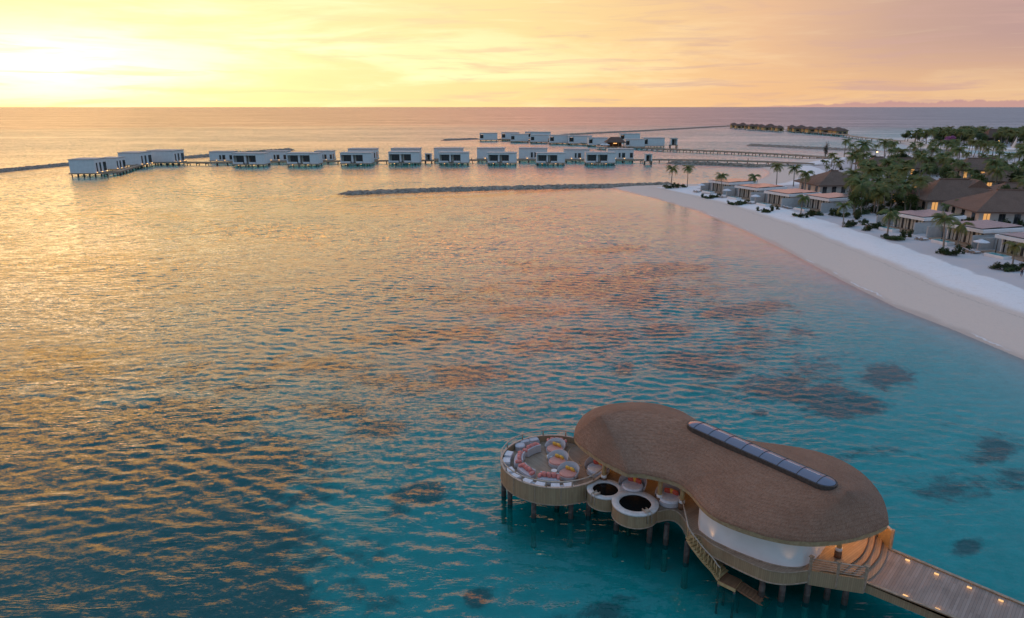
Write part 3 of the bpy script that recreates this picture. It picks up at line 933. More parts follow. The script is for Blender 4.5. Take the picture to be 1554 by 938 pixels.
# timber fascia and boarded ceiling
mb = MB()
r1, r2, r3 = [], [], []
for i, p in enumerate(OUT):
    q = spine_at(near[i]); o = (p - q).normalized()
    r1.append(mb.vert((p.x - o.x * 0.015, p.y - o.y * 0.015, ZE - 0.10)))
    r2.append(mb.vert((p.x - o.x * 0.05, p.y - o.y * 0.05, ZE - 0.46)))
    r3.append(mb.vert((p.x - o.x * 0.32, p.y - o.y * 0.32, ZE - 0.46)))
cen = []
for k in range(1, 5):
    cen.append([mb.vert((p.lerp(spine_at(near[i]), k / 4)).to_tuple()[:2] + (ZE - 0.40 + 0.3 * k / 4,)) for i, p in enumerate(OUT)])
seqs = [r1, r2, r3] + cen
for a, b in zip(seqs[:-1], seqs[1:]):
    for i in range(n):
        j = (i + 1) % n
        mb.face((a[i], b[i], b[j], a[j]), 0, False, uv=[(Ls[i], 0), (Ls[i], .5), (Ls[i + 1], .5), (Ls[i + 1], 0)])
M['fascia'] = m_noise('fascia_timber', (0.34, 0.23, 0.12), (0.46, 0.33, 0.19), 4, 0.6, 0.1)
part(mb, 'fascia', M['fascia'], roof)

# skylight on the ridge
ca, cb = G(1061, 645, 7.4), G(1248, 727, 7.4)
ax = (cb - ca); LEN = ax.length; ax.normalize(); sx = Vector((-ax.y, ax.x, 0))
HW = 0.68


def capsule(hw, npt=10):
    pts = []
    for i in range(npt + 1):
        a = PI / 2 + PI * i / npt
        pts.append((math.cos(a) * hw * 1.2, math.sin(a) * hw))
    for i in range(npt + 1):
        a = -PI / 2 + PI * i / npt
        pts.append((LEN + math.cos(a) * hw * 1.2, math.sin(a) * hw))
    return pts


def sk(p, z):
    q = ca + ax * p[0] + sx * p[1]
    return (q.x, q.y, z)


sky_ = MB()
cap0, cap1 = capsule(HW + 0.10), capsule(HW + 0.02)
lo = [sky_.vert(sk(p, 6.4)) for p in cap0]; hi = [sky_.vert(sk(p, 7.36)) for p in cap0]; inn = [sky_.vert(sk(p, 7.36)) for p in cap1]
m_ = len(cap0)
for i in range(m_):
    j = (i + 1) % m_
    sky_.face((lo[i], lo[j], hi[j], hi[i]), 0); sky_.face((hi[i], hi[j], inn[j], inn[i]), 0)
skylight = part(sky_, 'skylight', [M['frame']], roof)
gm = MB()
profiles = []
NS = 8
for f in [1.0, 0.8, 0.5, 0.2, 0.0]:
    z = 7.37 + 0.16 * (1 - f * f)
    pts = capsule(HW)
    profiles.append([gm.vert(sk((p[0] if 0 < p[0] < LEN else (p[0] * f if p[0] <= 0 else LEN + (p[0] - LEN) * f), p[1] * f), z)) for p in pts])
for a, b in zip(profiles[:-1], profiles[1:]):
    for i in range(m_):
        j = (i + 1) % m_
        gm.face((a[i], a[j], b[j], b[i]), 0, True)
M['skyglass'] = m_glass('skylight_glass', (0.13, 0.14, 0.20), 0.12, 0.9)
glass_c = part(gm, 'pane', M['skyglass'], skylight)
bm_ = MB()
for k in range(0, 8):
    x = LEN * k / 7
    if k == 0: x = 0.05
    pts = [sk((x, HW * (1 - 2 * j / 8)), 7.385 + 0.16 * (1 - (1 - 2 * j / 8) ** 2)) for j in range(9)]
    bm_.tube(pts, 0.02, 4, smooth=False)
part(bm_, 'glazing_bar', M['frame'], skylight)
M['strip'] = m_noise('painted_highlight', (0.6, 0.6, 0.62), (0.7, 0.7, 0.72), 3, 0.4, 0.0)  # reflection lines along the skylight panes, painted as thin pale bars
for k in range(7):
    a, b = LEN * k / 7 + 0.25, LEN * (k + 1) / 7 - 0.25
    bm_ = MB(); bm_.tube([sk((a, 0.10), 7.535), sk((b, 0.10), 7.535)], 0.028, 4, smooth=False)
    part(bm_, 'highlight_bar', M['strip'], skylight)

# decks -------------------------------------------------------------
TC = G(841, 692, 3.3); TR = 4.22                       # round terrace
ZT = ZD - 0.06
front_px = [(905, 741), (925, 752), (950, 765), (975, 778), (997, 777), (1013, 774), (1026, 776), (1036, 785), (1043, 797), (1047, 808),
            (1063, 813), (1080, 826), (1100, 836.5), (1125, 849), (1160, 864), (1185, 869), (1205, 869), (1228, 866)]
front = [G(px, py, ZD) for px, py in front_px]
back = []
for i in range(0, len(oa), 3):
    p = oa[i]; q = spine_at(near[i]); o = (q - p).normalized()
    back.append((p.x + o.x * 0.55, p.y + o.y * 0.55))
back = [b for b in back[2:]]
arc1 = [G(px, py, ZD) for px, py in [(1324, 806), (1318.8, 812), (1316, 825.5), (1309, 840), (1299, 849.7), (1291, 856), (1279, 867)]]
poly = [xy(p) for p in catmull(front, 4, closed=False)] + [xy(p) for p in arc1[::-1]] + [b for b in back[::-1] if (Vector(b) - Vector(xy(arc1[0]))).dot(Vector(xy(ax))) < -0.5]
DANG = math.atan2(cb.y - ca.y, cb.x - ca.x)
mb = MB()
mb.prism(poly, ZD - 0.85, ZD, 0, 1, ang=DANG)
deck = part(mb, 'deck', [M['deckwarm'], M['skirt']])
# pale lip board along the open front edge
mb = MB(); mb.tube([(p.x, p.y, ZD + 0.02) for p in catmull(front[3:], 4, closed=False)], 0.045, 6); part(mb, 'edge_board', M['timber'], deck)
mb = MB(); mb.tube([(p.x, p.y, ZD - 0.84) for p in catmull(front, 4, closed=False)], 0.06, 6); part(mb, 'lower_rim', M['timber'], deck)

# terrace
mb = MB()
mb.disc(TC, TR - 0.1, ZT - 0.75, ZT, 72, 0, 1, ang=R(35))
terr = part(mb, 'terrace', [M['deck'], M['skirt']])
mb = MB()
a0, a1 = R(-33), R(-317)
ring_ang = [R(-22) - R(318) * i / 84 for i in range(85)]
ring_pts = [(TC.x + TR * math.cos(a), TC.y + TR * math.sin(a)) for a in ring_ang]
mb.wall(ring_pts, ZT - 0.85, ZT + 0.52, 0.10, 0)
part(mb, 'parapet', M['skirt'], terr)
mb = MB()
mb.wall(ring_pts, ZT - 0.93, ZT - 0.851, 0.16, 0); part(mb, 'lower_rim', M['timber'], terr)
mb = MB(); mb.wall(ring_pts, ZT + 0.521, ZT + 0.57, 0.17, 0); part(mb, 'parapet_cap', M['rail'], terr)
mb = MB(); mb.tube([(p[0], p[1], ZT + 1.02) for p in ring_pts], 0.05, 6); part(mb, 'handrail', M['rail'], terr)
for k in range(0, 85, 7):
    mb = MB(); p = ring_pts[k]; mb.cyl((p[0], p[1], ZT + 0.571), (p[0], p[1], ZT + 0.98), 0.05, 0.045, 8); part(mb, 'rail_post', M['timber'], terr)
for k in range(3, 85, 7):       # battens over the skirt joints
    p = ring_pts[k]; a = ring_ang[k]
    mb = MB(); mb.box((TC.x + (TR + 0.065) * math.cos(a), TC.y + (TR + 0.065) * math.sin(a), ZT - 0.16), (0.03, 0.06, 1.34), rz=a); part(mb, 'batten', M['timber'], terr)
# brass inlay rings in the floor
for cc, rad, s0, s1 in ((G(872, 692, ZT), 2.35, 60, 262), (G(905, 690, ZT), 2.3, 110, 260)):
    pts = [(cc.x + rad * math.cos(R(a)), cc.y + rad * math.sin(R(a)), ZT + 0.012) for a in range(s0, s1, 6)]
    pts = [p for p in pts if (Vector(p[:2]) - Vector(TC[:2])).length < TR - 0.2]
    mb = MB(); mb.wall([p[:2] for p in pts], ZT + 0.002, ZT + 0.02, 0.05, 0); part(mb, 'floor_inlay', M['brass'], terr)

# plunge tubs
for (px, py, ro, ri, hx, hy) in ((919, 741.5, 1.34, 0.94, 905.5, 748), (964, 762.5, 1.62, 1.14, 980, 774.5)):
    c = G(px, py, ZD + 0.33); dz = 0.0 if px < 940 else 0.007
    mb = MB(); mb.disc(c, ro, ZD - 0.75, ZD + 0.20, 40, 0, 0, top=False)
    tub = part(mb, 'plunge_tub', M['skirt'])
    mb = MB()
    nseg = 48
    prof = [(ro, .20), (ro + .05, .21), (ro + .05, .31), (ro + .02, .335), (ri + .03, .335), (ri, .31), (ri, .05)]
    prof = [(r_, z_ + dz) for r_, z_ in prof]
    rr = [[mb.vert((c.x + r_ * math.cos(2 * PI * i / nseg), c.y + r_ * math.sin(2 * PI * i / nseg), ZD + z_)) for i in range(nseg)] for r_, z_ in prof]
    for a, b in zip(rr[:-1], rr[1:]):
        for i in range(nseg):
            j = (i + 1) % nseg; mb.face((a[i], a[j], b[j], b[i]), 0, True)
    part(mb, 'rim', M['stone'], tub)
    mb = MB(); mb.disc(c, ri - 0.003, ZD + 0.15, ZD + 0.235, 40, 0); part(mb, 'tub_water', M['tubwater'], tub)
    mb = MB(); mb.tube([(c.x + (ro - .01) * math.cos(2 * PI * i / 40), c.y + (ro - .01) * math.sin(2 * PI * i / 40), ZD - 0.75) for i in range(40)], 0.05, 6, closed=True)
    part(mb, 'lower_rim', M['timber'], tub)
    h = G(hx, hy, ZD + 0.4); d = Vector((h.x - c.x, h.y - c.y, 0)).normalized()
    mb = MB()
    e = c + d * (ro + .02); f_ = c + d * (ri - .1); s_ = Vector((-d.y, d.x, 0)) * 0.16
    for sg in (-1, 1):
        mb.tube([(e + s_ * sg + d * .08).to_tuple()[:2] + (ZD - .35,), (e + s_ * sg + d * .08).to_tuple()[:2] + (ZD + .46,), (f_ + s_ * sg).to_tuple()[:2] + (ZD + .46,), (f_ + s_ * sg).to_tuple()[:2] + (ZD + .30,)], 0.04, 6)
    mb.box(((e + f_) / 2).to_tuple()[:2] + (ZD + .42,), (0.34, 0.42, 0.05), rz=math.atan2(d.y, d.x))
    part(mb, 'ladder', M['rail'], tub)

# white curved wall of the treatment room
wall_px = [(1063, 806), (1080, 819), (1100, 829), (1120, 838), (1160, 853), (1190, 860), (1210, 861), (1224, 857), (1234, 850), (1241, 843)]
wp = [xy(p) for p in catmull([G(px, py, ZD) for px, py in wall_px], 6, closed=False)]
tail_px = [(1262, 812), (1255, 785), (1215, 765), (1160, 745), (1110, 740), (1078, 752), (1065, 775), (1061, 795)]
wp += [xy(p) for p in catmull([G(px, py, ZD) for px, py in tail_px], 5, closed=False)]
mb = MB(); mb.wall(wp, ZD, ZE - 0.25, 0.16, 0, closed=True)
part(mb, 'room_wall', M['plaster'])
mb = MB(); mb.wall(wp[:55], ZD + 0.004, ZD + 0.10, 0.22, 0); part(mb, 'skirting', M['timber'])
# inner timber partition behind the covered lounge
mb = MB()
pp = [xy(p) for p in catmull([G(px, py, ZD) for px, py in [(905, 690), (935, 672), (975, 668), (1010, 690), (1040, 722), (1066, 745)]], 5, closed=False)]
mb.wall(pp, ZD, ZE - 0.2, 0.12, 0); part(mb, 'partition', M['redwood'])
# columns with lamp collars
for px, py in ((916, 733), (1000, 763), (1034, 772), (1271, 845), (1063, 740), (955, 700)):
    c = G(px, py, ZD)
    mb = MB(); mb.cyl((c.x, c.y, ZD), (c.x, c.y, ZE - 0.3), 0.17, 0.16, 12); cl = part(mb, 'column', M['stairwood'])
    mb = MB(); mb.cyl((c.x, c.y, ZD), (c.x, c.y, ZD + 0.45), 0.23, 0.23, 12); part(mb, 'column_base', M['redwood'], cl)
    mb = MB(); mb.cyl((c.x, c.y, ZD + 0.50), (c.x, c.y, ZD + 0.72), 0.215, 0.215, 12); part(mb, 'column_collar', M['plaster'], cl)

# entry steps and their parapets
ARCS = [arc1,
        [G(px, py, ZD - .11) for px, py in [(1334, 807), (1328.6, 814.8), (1326, 829), (1319.7, 843.4), (1313.4, 852.4), (1306, 859), (1293, 870)]],
        [G(px, py, ZD - .22) for px, py in [(1343, 816), (1338.5, 823.7), (1335.8, 839.8), (1329.5, 850.6), (1321.5, 859.5), (1313.4, 867.6), (1303, 875)]],
        [G(px, py, ZD - .33) for px, py in [(1350, 828), (1347.4, 833.6), (1343.8, 848.8), (1336.7, 861.3), (1326.8, 873), (1312.5, 882.4), (1311, 883.5)]]]
for A_ in ARCS:
    A_.insert(0, A_[0] + (A_[0] - A_[1]).normalized() * 0.9)
for k in range(3):
    a = [xy(p) for p in catmull(ARCS[k], 3, closed=False)]; b = [xy(p) for p in catmull(ARCS[k + 1], 3, closed=False)]
    mb = MB(); mb.prism(a + b[::-1], ZD - 0.95, ZD - 0.11 * (k + 1), 0, 1, ang=DANG + 0.35); st = part(mb, 'entry_step', [M['deck'], M['skirt']])
for k in range(3):
    mb = MB(); z = ZD - 0.11 * k
    mb.tube([(p.x, p.y, z + 0.005) for p in catmull(ARCS[k], 3, closed=False)], 0.03, 5); part(mb, 'step_nosing', M['redwood'])
# front railing
ra, rb_, rc_ = G(1229, 866, ZD), G(1271, 873, ZD), G(1313, 881.5, ZD - .1)
mb = MB()
mb.wall([xy(ra), xy(rb_), xy(rc_)], ZD - 1.0, ZD + 0.03, 0.09, 0); part(mb, 'entry_skirt', M['skirt'])
for p, h in ((ra, 1.0), (rb_, 0.95), (rc_, 0.95)):
    mb = MB(); mb.box((p.x, p.y, ZD - 0.02 + h / 2 - 0.45), (0.14, 0.14, h + 0.9), rz=DANG); mb.box((p.x, p.y, ZD + h + 0.01), (0.26, 0.26, 0.05), rz=DANG)
    part(mb, 'rail_post', M['timber'])
for k in range(5):
    z = ZD + 0.2 + 0.165 * k
    mb = MB(); mb.tube([(ra.x, ra.y, z), (rb_.x, rb_.y, z), (rc_.x, rc_.y, z)], 0.045 if k == 4 else 0.022, 6); part(mb, 'rail_bar', M['rail'])
# solid parapet at the far side of the entry
qa, qb = G(1322, 799, ZD), G(1351.5, 830, ZD - 0.2)
mb = MB(); mb.wall([xy(qa), xy(qb)], ZD - 0.8, ZD + 0.95, 0.10, 0); pp_ = part(mb, 'entry_parapet', M['skirt'])
mb = MB(); mb.wall([xy(qa), xy(qb)], ZD + 0.951, ZD + 1.0, 0.18, 0); part(mb, 'parapet_cap', M['rail'], pp_)
mb = MB(); mb.box((qb.x, qb.y, ZD + 0.1), (0.16, 0.16, 2.0), rz=DANG); part(mb, 'rail_post', M['timber'], pp_)

# piles
PILES = [(764.5, 752), (774, 764), (810, 786), (866, 786), (893, 782), (845, 770), (935, 803), (985, 822), (1010, 826), (1041, 852), (1096, 858), (1155, 905), (1185, 912), (1223, 912), (1254, 908), (1281, 916),
         (955, 770), (905, 735), (1000, 740), (1090, 790), (1180, 810), (1260, 815), (1320, 840), (1240, 770), (1140, 740), (1300, 770), (960, 680), (1020, 690), (850, 720), (800, 715)]
for px, py in PILES:
    c = G(px, py, 0.0)
    zb = -2.6
    mb = MB(); mb.cyl((c.x, c.y, zb), (c.x, c.y, -0.35), 0.205, 0.205, 12, 2, caps=False); mb.cyl((c.x, c.y, -0.35), (c.x, c.y, 0.5), 0.205, 0.20, 12, 1, caps=False); mb.cyl((c.x, c.y, 0.5), (c.x, c.y, ZD - 0.8), 0.20, 0.19, 12, 0, caps=False)
    part(mb, 'pile', [M['pile'], M['frame'], M['crust']])

# stair down to the water with bathing platform
sa = [G(px, py, z) for px, py, z in [(1052, 812, 2.42), (1061, 828, 1.95), (1074, 846, 1.35), (1088, 862, 0.8), (1098, 873.5, 0.48)]]
path = catmull(sa, 5, closed=False)
stair = MB()
cum = [0.0]
for i in range(1, len(path)): cum.append(cum[-1] + (path[i] - path[i - 1]).length)


def along(s):
    for i in range(1, len(path)):
        if cum[i] >= s:
            t = (s - cum[i - 1]) / max(1e-6, cum[i] - cum[i - 1]); return path[i - 1].lerp(path[i], t), (path[i] - path[i - 1])
    return path[-1], path[-1] - path[-2]


HWS = 0.62
sides = {-1: [], 1: []}
for k in range(21):
    p, d = along(cum[-1] * k / 20); d = Vector((d.x, d.y, 0)).normalized(); s_ = Vector((-d.y, d.x, 0))
    for sg in (-1, 1): sides[sg].append(p + s_ * sg * (HWS - 0.08) - Vector((0, 0, 0.16)))
for sg in (-1, 1): stair.tube(sides[sg], 0.075, 6, 0)
st = part(stair, 'water_stair', M['stairwood'])
for k in range(15):
    p, d = along(cum[-1] * (k + 0.3) / 15); rz = math.atan2(d.y, d.x)
    mb = MB(); mb.box(p, (0.27, 2 * HWS, 0.055), rz=rz); part(mb, 'tread', M['stairwood'], st)
hr = [p + Vector((0, 0, 1.0)) for p in sides[-1]] if G(1040, 820, 0).x < 0 else None
sgn = -1 if (sides[-1][10].y < sides[1][10].y) else 1
hr = [p + Vector((0, 0, 1.02)) for p in sides[sgn]]
h0 = G(1034, 772, ZD); h0.z = ZD + 0.75
mb = MB(); mb.tube([h0, h0.lerp(hr[0], .5) + Vector((0, 0, 0.05))] + hr, 0.05, 6); part(mb, 'handrail', M['rail'], st)
for k in range(0, 21, 2):
    p = sides[sgn][k]; mb = MB(); mb.cyl(p, p + Vector((0, 0, 1.0)), 0.032, 0.03, 6); part(mb, 'baluster', M['stairwood'], st)
pc = [G(px, py, 0.42) for px, py in [(1101, 868), (1126, 880), (1116, 894), (1089, 881)]]
mb = MB(); mb.prism([xy(p) for p in pc], 0.16, 0.42, 0, 1, ang=math.atan2(pc[1].y - pc[0].y, pc[1].x - pc[0].x)); plat = part(mb, 'bathing_platform', [M['redwood'], M['stairwood']])
for p in pc:
    mb = MB(); q = p.lerp((pc[0] + pc[2]) / 2, 0.12); mb.cyl((q.x, q.y, -2.4), (q.x, q.y, 0.155), 0.09, 0.09, 8); part(mb, 'platform_post', M['pile'], plat)
ua, ub = G(1122, 889, 0.30), G(1167, 918, -0.10)
dd = Vector((ub.x - ua.x, ub.y - ua.y, 0)).normalized(); ss = Vector((-dd.y, dd.x, 0))
mb = MB()
for sg in (-1, 1): mb.tube([ua + ss * sg * .45, ub + ss * sg * .45], 0.07, 6)
st2 = part(mb, 'submerged_stair', M['redwood'])
for k in range(9):
    p = ua.lerp(ub, (k + .4) / 9); mb = MB(); mb.box(p, (0.26, 0.9, 0.06), rz=math.atan2(dd.y, dd.x)); part(mb, 'tread', M['redwood'], st2)

# warm lamps under the eaves (the photograph shows them lit)
def lamp(name, p, e, col=(1.0, 0.50, 0.16), size=0.15, kind='POINT', aim=None, ang=None):
    l = bpy.data.lights.new(name, kind); l.energy = e; l.color = col; l.shadow_soft_size = size
    if kind == 'SPOT':
        l.spot_size = ang; l.spot_blend = 0.9
    o = bpy.data.objects.new(name, l); COL.objects.link(o); o.location = p
    if aim is not None:
        o.rotation_euler = (Vector(aim) - Vector(p)).to_track_quat('-Z', 'Y').to_euler()
    return o


for px, py, e in ((1262, 826, 55), (1296, 815, 60), (1312, 802, 22), (925, 702, 6), (1005, 735, 6), (1043, 750, 6), (965, 715, 5), (905, 690, 7), (1282, 832, 26)):
    c = G(px, py, ZD)
    lamp('eave_lamp', (c.x, c.y, ZE - 0.75), e)
    mb = MB(); mb.disc(c, 0.09, ZE - 0.56, ZE - 0.44, 12, 0); part(mb, 'downlight', M['glow'])
for px, py in ((1074, 815), (1192, 861), (1238, 846)):
    c = G(px, py, ZD); o = Vector((0.05, -0.42, 0))
    lamp('wall_wash', (c.x + o.x * 1.2, c.y + o.y * 1.2, ZD + 0.25), 9, aim=(c.x, c.y - 0.05, ZD + 2.6), kind='SPOT', ang=R(80), size=0.12)

# ------------------------------------------------------------------ boardwalk
ZW = ZD - 0.42
e1a, e1b = G(1348.5, 833.5, ZW), G(1554, 919, ZW)
e2a, e2b = G(1312, 884, ZW), G(1437, 934, ZW)
d1 = (e1b - e1a).normalized(); d2 = (e2b - e2a).normalized()
far1, far2 = e1a + d1 * 75, e2a + d2 * 62
walk = empty('boardwalk', ((e1a + e2a) / 2).to_tuple()[:2] + (0,))
tag(walk, 'weathered plank boardwalk with small warm edge lights leading to the thatched pavilion', 'boardwalk')
PARENT[0] = walk
wang = math.atan2(d1.y + d2.y, d1.x + d2.x)
mb = MB(); mb.prism([xy(p) for p in catmull(ARCS[3], 3, closed=False)] + [xy(e2a), xy(far2), xy(far1), xy(e1a)], ZW - 0.10, ZW, 0, 0, ang=wang)
part(mb, 'planking', M['walk'])
for a, b in ((e1a, far1), (e2a, far2)):
    mb = MB(); mb.wall([xy(a), xy(b)], ZW - 0.62, ZW + 0.07, 0.14, 0); part(mb, 'edge_beam', M['skirt'])
    mb = MB(); mb.wall([xy(a), xy(b)], ZW + 0.072, ZW + 0.11, 0.20, 0); part(mb, 'edge_cap', M['timber'])
mb = MB()
nrm = Vector((-d1.y, d1.x, 0))
for a, b in ((e1a, far1), (e2a, far2)):
    for k in range(1, 14):
        p = a + (b - a).normalized() * (k * 4.6 + 1.2)
        inw = (((e1a + e2a) / 2 + (d1 + d2) * 0.5 * (k * 4.6)) - p); inw.z = 0; inw.normalize()
        p = p + inw * 0.4
        mb = MB(); mb.cyl((p.x, p.y, -2.8), (p.x, p.y, ZW - 0.1), 0.2, 0.19, 10, caps=False); part(mb, 'pile', M['pile'])
lights_px = [(1376.5, 849), (1421, 870), (1471, 890.5), (1519, 910.5), (1371.5, 905.5), (1421, 926.5)]
for px, py in lights_px:
    c = G(px, py, ZW)
    tgt = ((e1a + e2a) / 2 + (d1 + d2) * 0.5 * ((c - (e1a + e2a) / 2).length)); inw = tgt - c; inw.z = 0; inw.normalize()
    c = c + inw * 0.12
    mb = MB(); mb.box((c.x, c.y, ZW + 0.035), (0.25, 0.09, 0.066), rz=wang); part(mb, 'edge_light', M['stripglow'])
    lamp('edge_lamp', (c.x + inw.x * 0.12, c.y + inw.y * .12, ZW + 0.16), 1.1, size=0.05)

# ------------------------------------------------------------------ terrace furniture
def placed(root, spots):
    pass


def arc_sofa(rad, span, depth, cushions, pinkend=True):
    """curved sofa facing +Y in its own frame, arc centre at (0,-rad): seat on the outside, backrest towards the centre"""
    root = empty('curved_sofa')
    n = 14
    def arc(r, z0, z1, th, a0, a1):
        pts = [(r * math.sin(a0 + (a1 - a0) * i / n), -rad + r * math.cos(a0 + (a1 - a0) * i / n)) for i in range(n + 1)]
        m_ = MB(); m_.wall(pts, z0, z1, th, 0); return m_
    h = span / 2 / rad
    arc(rad, 0.06, 0.30, depth, -h, h).build('base', M['wicker'], root)
    arc(rad + 0.05, 0.302, 0.44, depth - 0.16, -h * .97, h * .97).build('seat_cushion', M['fabric'], root)
    arc(rad - depth / 2 + 0.06, 0.302, 0.70, 0.12, -h, h).build('backrest', M['wicker'], root)
    k = cushions
    for i in range(k):
        a = -h * .72 + 2 * h * .72 * (i + 0.5) / k
        r_ = rad - depth / 2 + 0.26
        mm = MB(); Mx = Matrix.Rotation(-a, 3, 'Z') @ Matrix.Rotation(R(-18), 3, 'X')
        mm.blob((r_ * math.sin(a), -rad + r_ * math.cos(a), 0.64), (span * .72 / k * .48, 0.15, 0.25), 12, M=Mx, pw=0.55); mm.build('back_cushion', M['pink'], root)
    for sg in (-1, 1):
        a = sg * h * .88
        mm = MB(); Mx = Matrix.Rotation(-a, 3, 'Z')
        mm.blob((rad * math.sin(a), -rad + rad * math.cos(a), 0.55), (0.14, depth * .38, 0.14), 12, M=Mx, pw=0.7); mm.build('bolster', M['pink'], root)
    return root


def loc_rot(root, c, face):
    root.location = c; root.rotation_euler = (0, 0, face)


SOFAS = [((845, 672), 'curved grey sofa with coral cushions at the far rim of the round terrace'),
         ((806, 682), 'curved coral and grey sofa at the upper left of the terrace beside the ottoman'),
         ((787, 697), 'curved sofa with coral cushions at the left end of the terrace, facing the water'),
         ((798, 716), 'curved sofa with three coral cushions at the lower left of the terrace'),
         ((833, 727), 'curved sofa with coral cushions nearest the lower rim of the round terrace')]
sofa0 = arc_sofa(2.75, 1.62, 0.72, 3)
for i, ((px, py), lab) in enumerate(SOFAS):
    o = sofa0 if i == 0 else copy_tree(sofa0)
    c = G(px, py, ZT + 0.35); c.z = ZT + 0.002
    d = c - TC
    loc_rot(o, c, math.atan2(d.y, d.x) - PI / 2)
    tag(o, lab, 'sofa', 'curved sofas on the round terrace')
# rim benches
def rim_bench(ra_, rb__):
    root = empty('rim_bench')
    return root


BENCH = [((157, 185), 'white cushioned rim bench at the far left edge of the terrace'),
         ((197, 222), 'white rim bench along the left parapet below the far left one'),
         ((229, 256), 'white cushioned bench against the lower left parapet of the terrace'),
         ((263, 288), 'white cushioned bench against the lowest part of the terrace parapet')]
for (a0, a1), lab in BENCH:
    am = R((a0 + a1) / 2)
    rr_ = TR - 0.42
    c = Vector((TC.x + rr_ * math.cos(am), TC.y + rr_ * math.sin(am), ZT + 0.002))
    root = empty('rim_bench', c)
    tag(root, lab, 'bench', 'white benches inside the terrace parapet')
    pts = [(TC.x + rr_ * math.cos(R(a0) + (R(a1) - R(a0)) * i / 10) - c.x, TC.y + rr_ * math.sin(R(a0) + (R(a1) - R(a0)) * i / 10) - c.y) for i in range(11)]
    mm = MB(); mm.wall(pts, 0.0, 0.34, 0.56, 0); mm.build('base', M['wicker'], root)
    mid = len(pts) // 2
    for seg in (pts[:mid], pts[mid + 1:]):
        mm = MB(); mm.wall(seg, 0.342, 0.50, 0.56, 0); mm.build('seat_cushion', M['white_fabric'], root)
# ottoman
c = G(789, 677, ZT + 0.3); c.z = ZT + 0.002
o = empty('ottoman', c); tag(o, 'rounded grey ottoman at the upper left rim of the terrace', 'ottoman')
mm = MB(); mm.disc((0, 0), 0.42, 0.0, 0.26, 20, 0); mm.build('base', M['wicker'], o)
mm = MB(); mm.blob((0, 0, 0.36), (0.43, 0.43, 0.13), 16, pw=0.7); mm.build('seat_cushion', M['fabric'], o)
c = G(803, 670, ZT + 0.3); c.z = ZT + 0.002
o = empty('lounge_bench', c, R(20)); tag(o, 'pale grey two-cushion bench at the upper rim behind the coral sofa', 'bench')
mm = MB(); mm.box((0, 0, 0.17), (1.7, 0.6, 0.34)); mm.build('base', M['wicker'], o)
for sx_ in (-0.42, 0.42):
    mm = MB(); mm.blob((sx_, 0, 0.42), (0.42, 0.30, 0.10), 14, pw=0.5); mm.build('seat_cushion', M['fabric'], o)


def daybed(mat_top, pillow_mats, rad=0.86):
    root = empty('round_daybed')
    mm = MB(); mm.disc((0, 0), rad, 0.05, 0.34, 36, 0); mm.build('base', M['wicker'], root)
    mm = MB(); mm.disc((0, 0), rad - 0.06, 0.342, 0.52, 36, 0, bev=0.06); mm.build('mattress', mat_top, root)
    mm = MB()
    pts = [((rad + 0.02) * math.cos(R(a)), (rad + 0.02) * math.sin(R(a))) for a in range(-20, 201, 10)]
    # curved shell rising to the back
    lo_, hi_, lo2, hi2 = [], [], [], []
    for a, p in zip(range(-20, 201, 10), pts):
        h = 0.56 + 0.55 * max(0, math.sin(R((a + 20) / 220 * 180))) ** 0.8
        lo_.append(mm.vert((p[0], p[1], 0.2))); hi_.append(mm.vert((p[0] * 1.13, p[1] * 1.13, h)))
        lo2.append(mm.vert((p[0] * 1.06, p[1] * 1.06, 0.2))); hi2.append(mm.vert((p[0] * 1.19, p[1] * 1.19, h)))
    for i in range(len(pts) - 1):
        mm.face((lo_[i + 1], lo_[i], hi_[i], hi_[i + 1]), 0, True); mm.face((lo2[i], lo2[i + 1], hi2[i + 1], hi2[i]), 0, True)
        mm.face((hi_[i], hi2[i], hi2[i + 1], hi_[i + 1]), 0)
    mm.build('backrest', M['wicker'], root)
    for k, (x, pm) in enumerate(pillow_mats):
        mm = MB(); Mx = Matrix.Rotation(-x * 0.5, 3, 'Z') @ Matrix.Rotation(R(28), 3, 'X')
        mm.blob((x, 0.42 - abs(x) * .25, 0.70), (0.23, 0.11, 0.24), 12, M=Mx, pw=0.5); mm.build('pillow', pm, root)
    return root


DB = [((842, 680), 'round daybed with coral mattress and yellow pillows, the farthest of three on the terrace'),
      ((846, 698.5), 'round daybed with coral mattress and yellow pillows, the middle one of three on the terrace'),
      ((862, 717), 'round daybed with coral mattress and yellow pillows, the nearest of three on the terrace')]
db0 = daybed(M['pinklight'], [(-0.25, M['yellow']), (0.25, M['yellow'])])
for i, ((px, py), lab) in enumerate(DB):
    o = db0 if i == 0 else copy_tree(db0)
    c = G(px, py, ZT + 0.4); c.z = ZT + 0.002
    loc_rot(o, c, R(-38)); o.scale = (.84, .84, .84); tag(o, lab, 'daybed', 'round daybeds with coral mattresses')
DB2 = [((1016, 755), 'white round daybed with red and yellow pillows under the thatched eave'),
       ((960, 737), 'white round daybed with an orange pillow half hidden behind the plunge tubs'),
       ((907, 711), 'white round daybed under the eave next to the round terrace')]
db1 = daybed(M['white_fabric'], [(-0.28, M['red']), (0.05, M['yellow']), (0.32, M['red'])])
db1.name = 'round_daybed'
for i, ((px, py), lab) in enumerate(DB2):
    o = db1 if i == 0 else copy_tree(db1)
    c = G(px, py, ZD + 0.4); c.z = ZD + 0.002
    loc_rot(o, c, R(-30)); tag(o, lab, 'daybed', 'white daybeds under the eave')
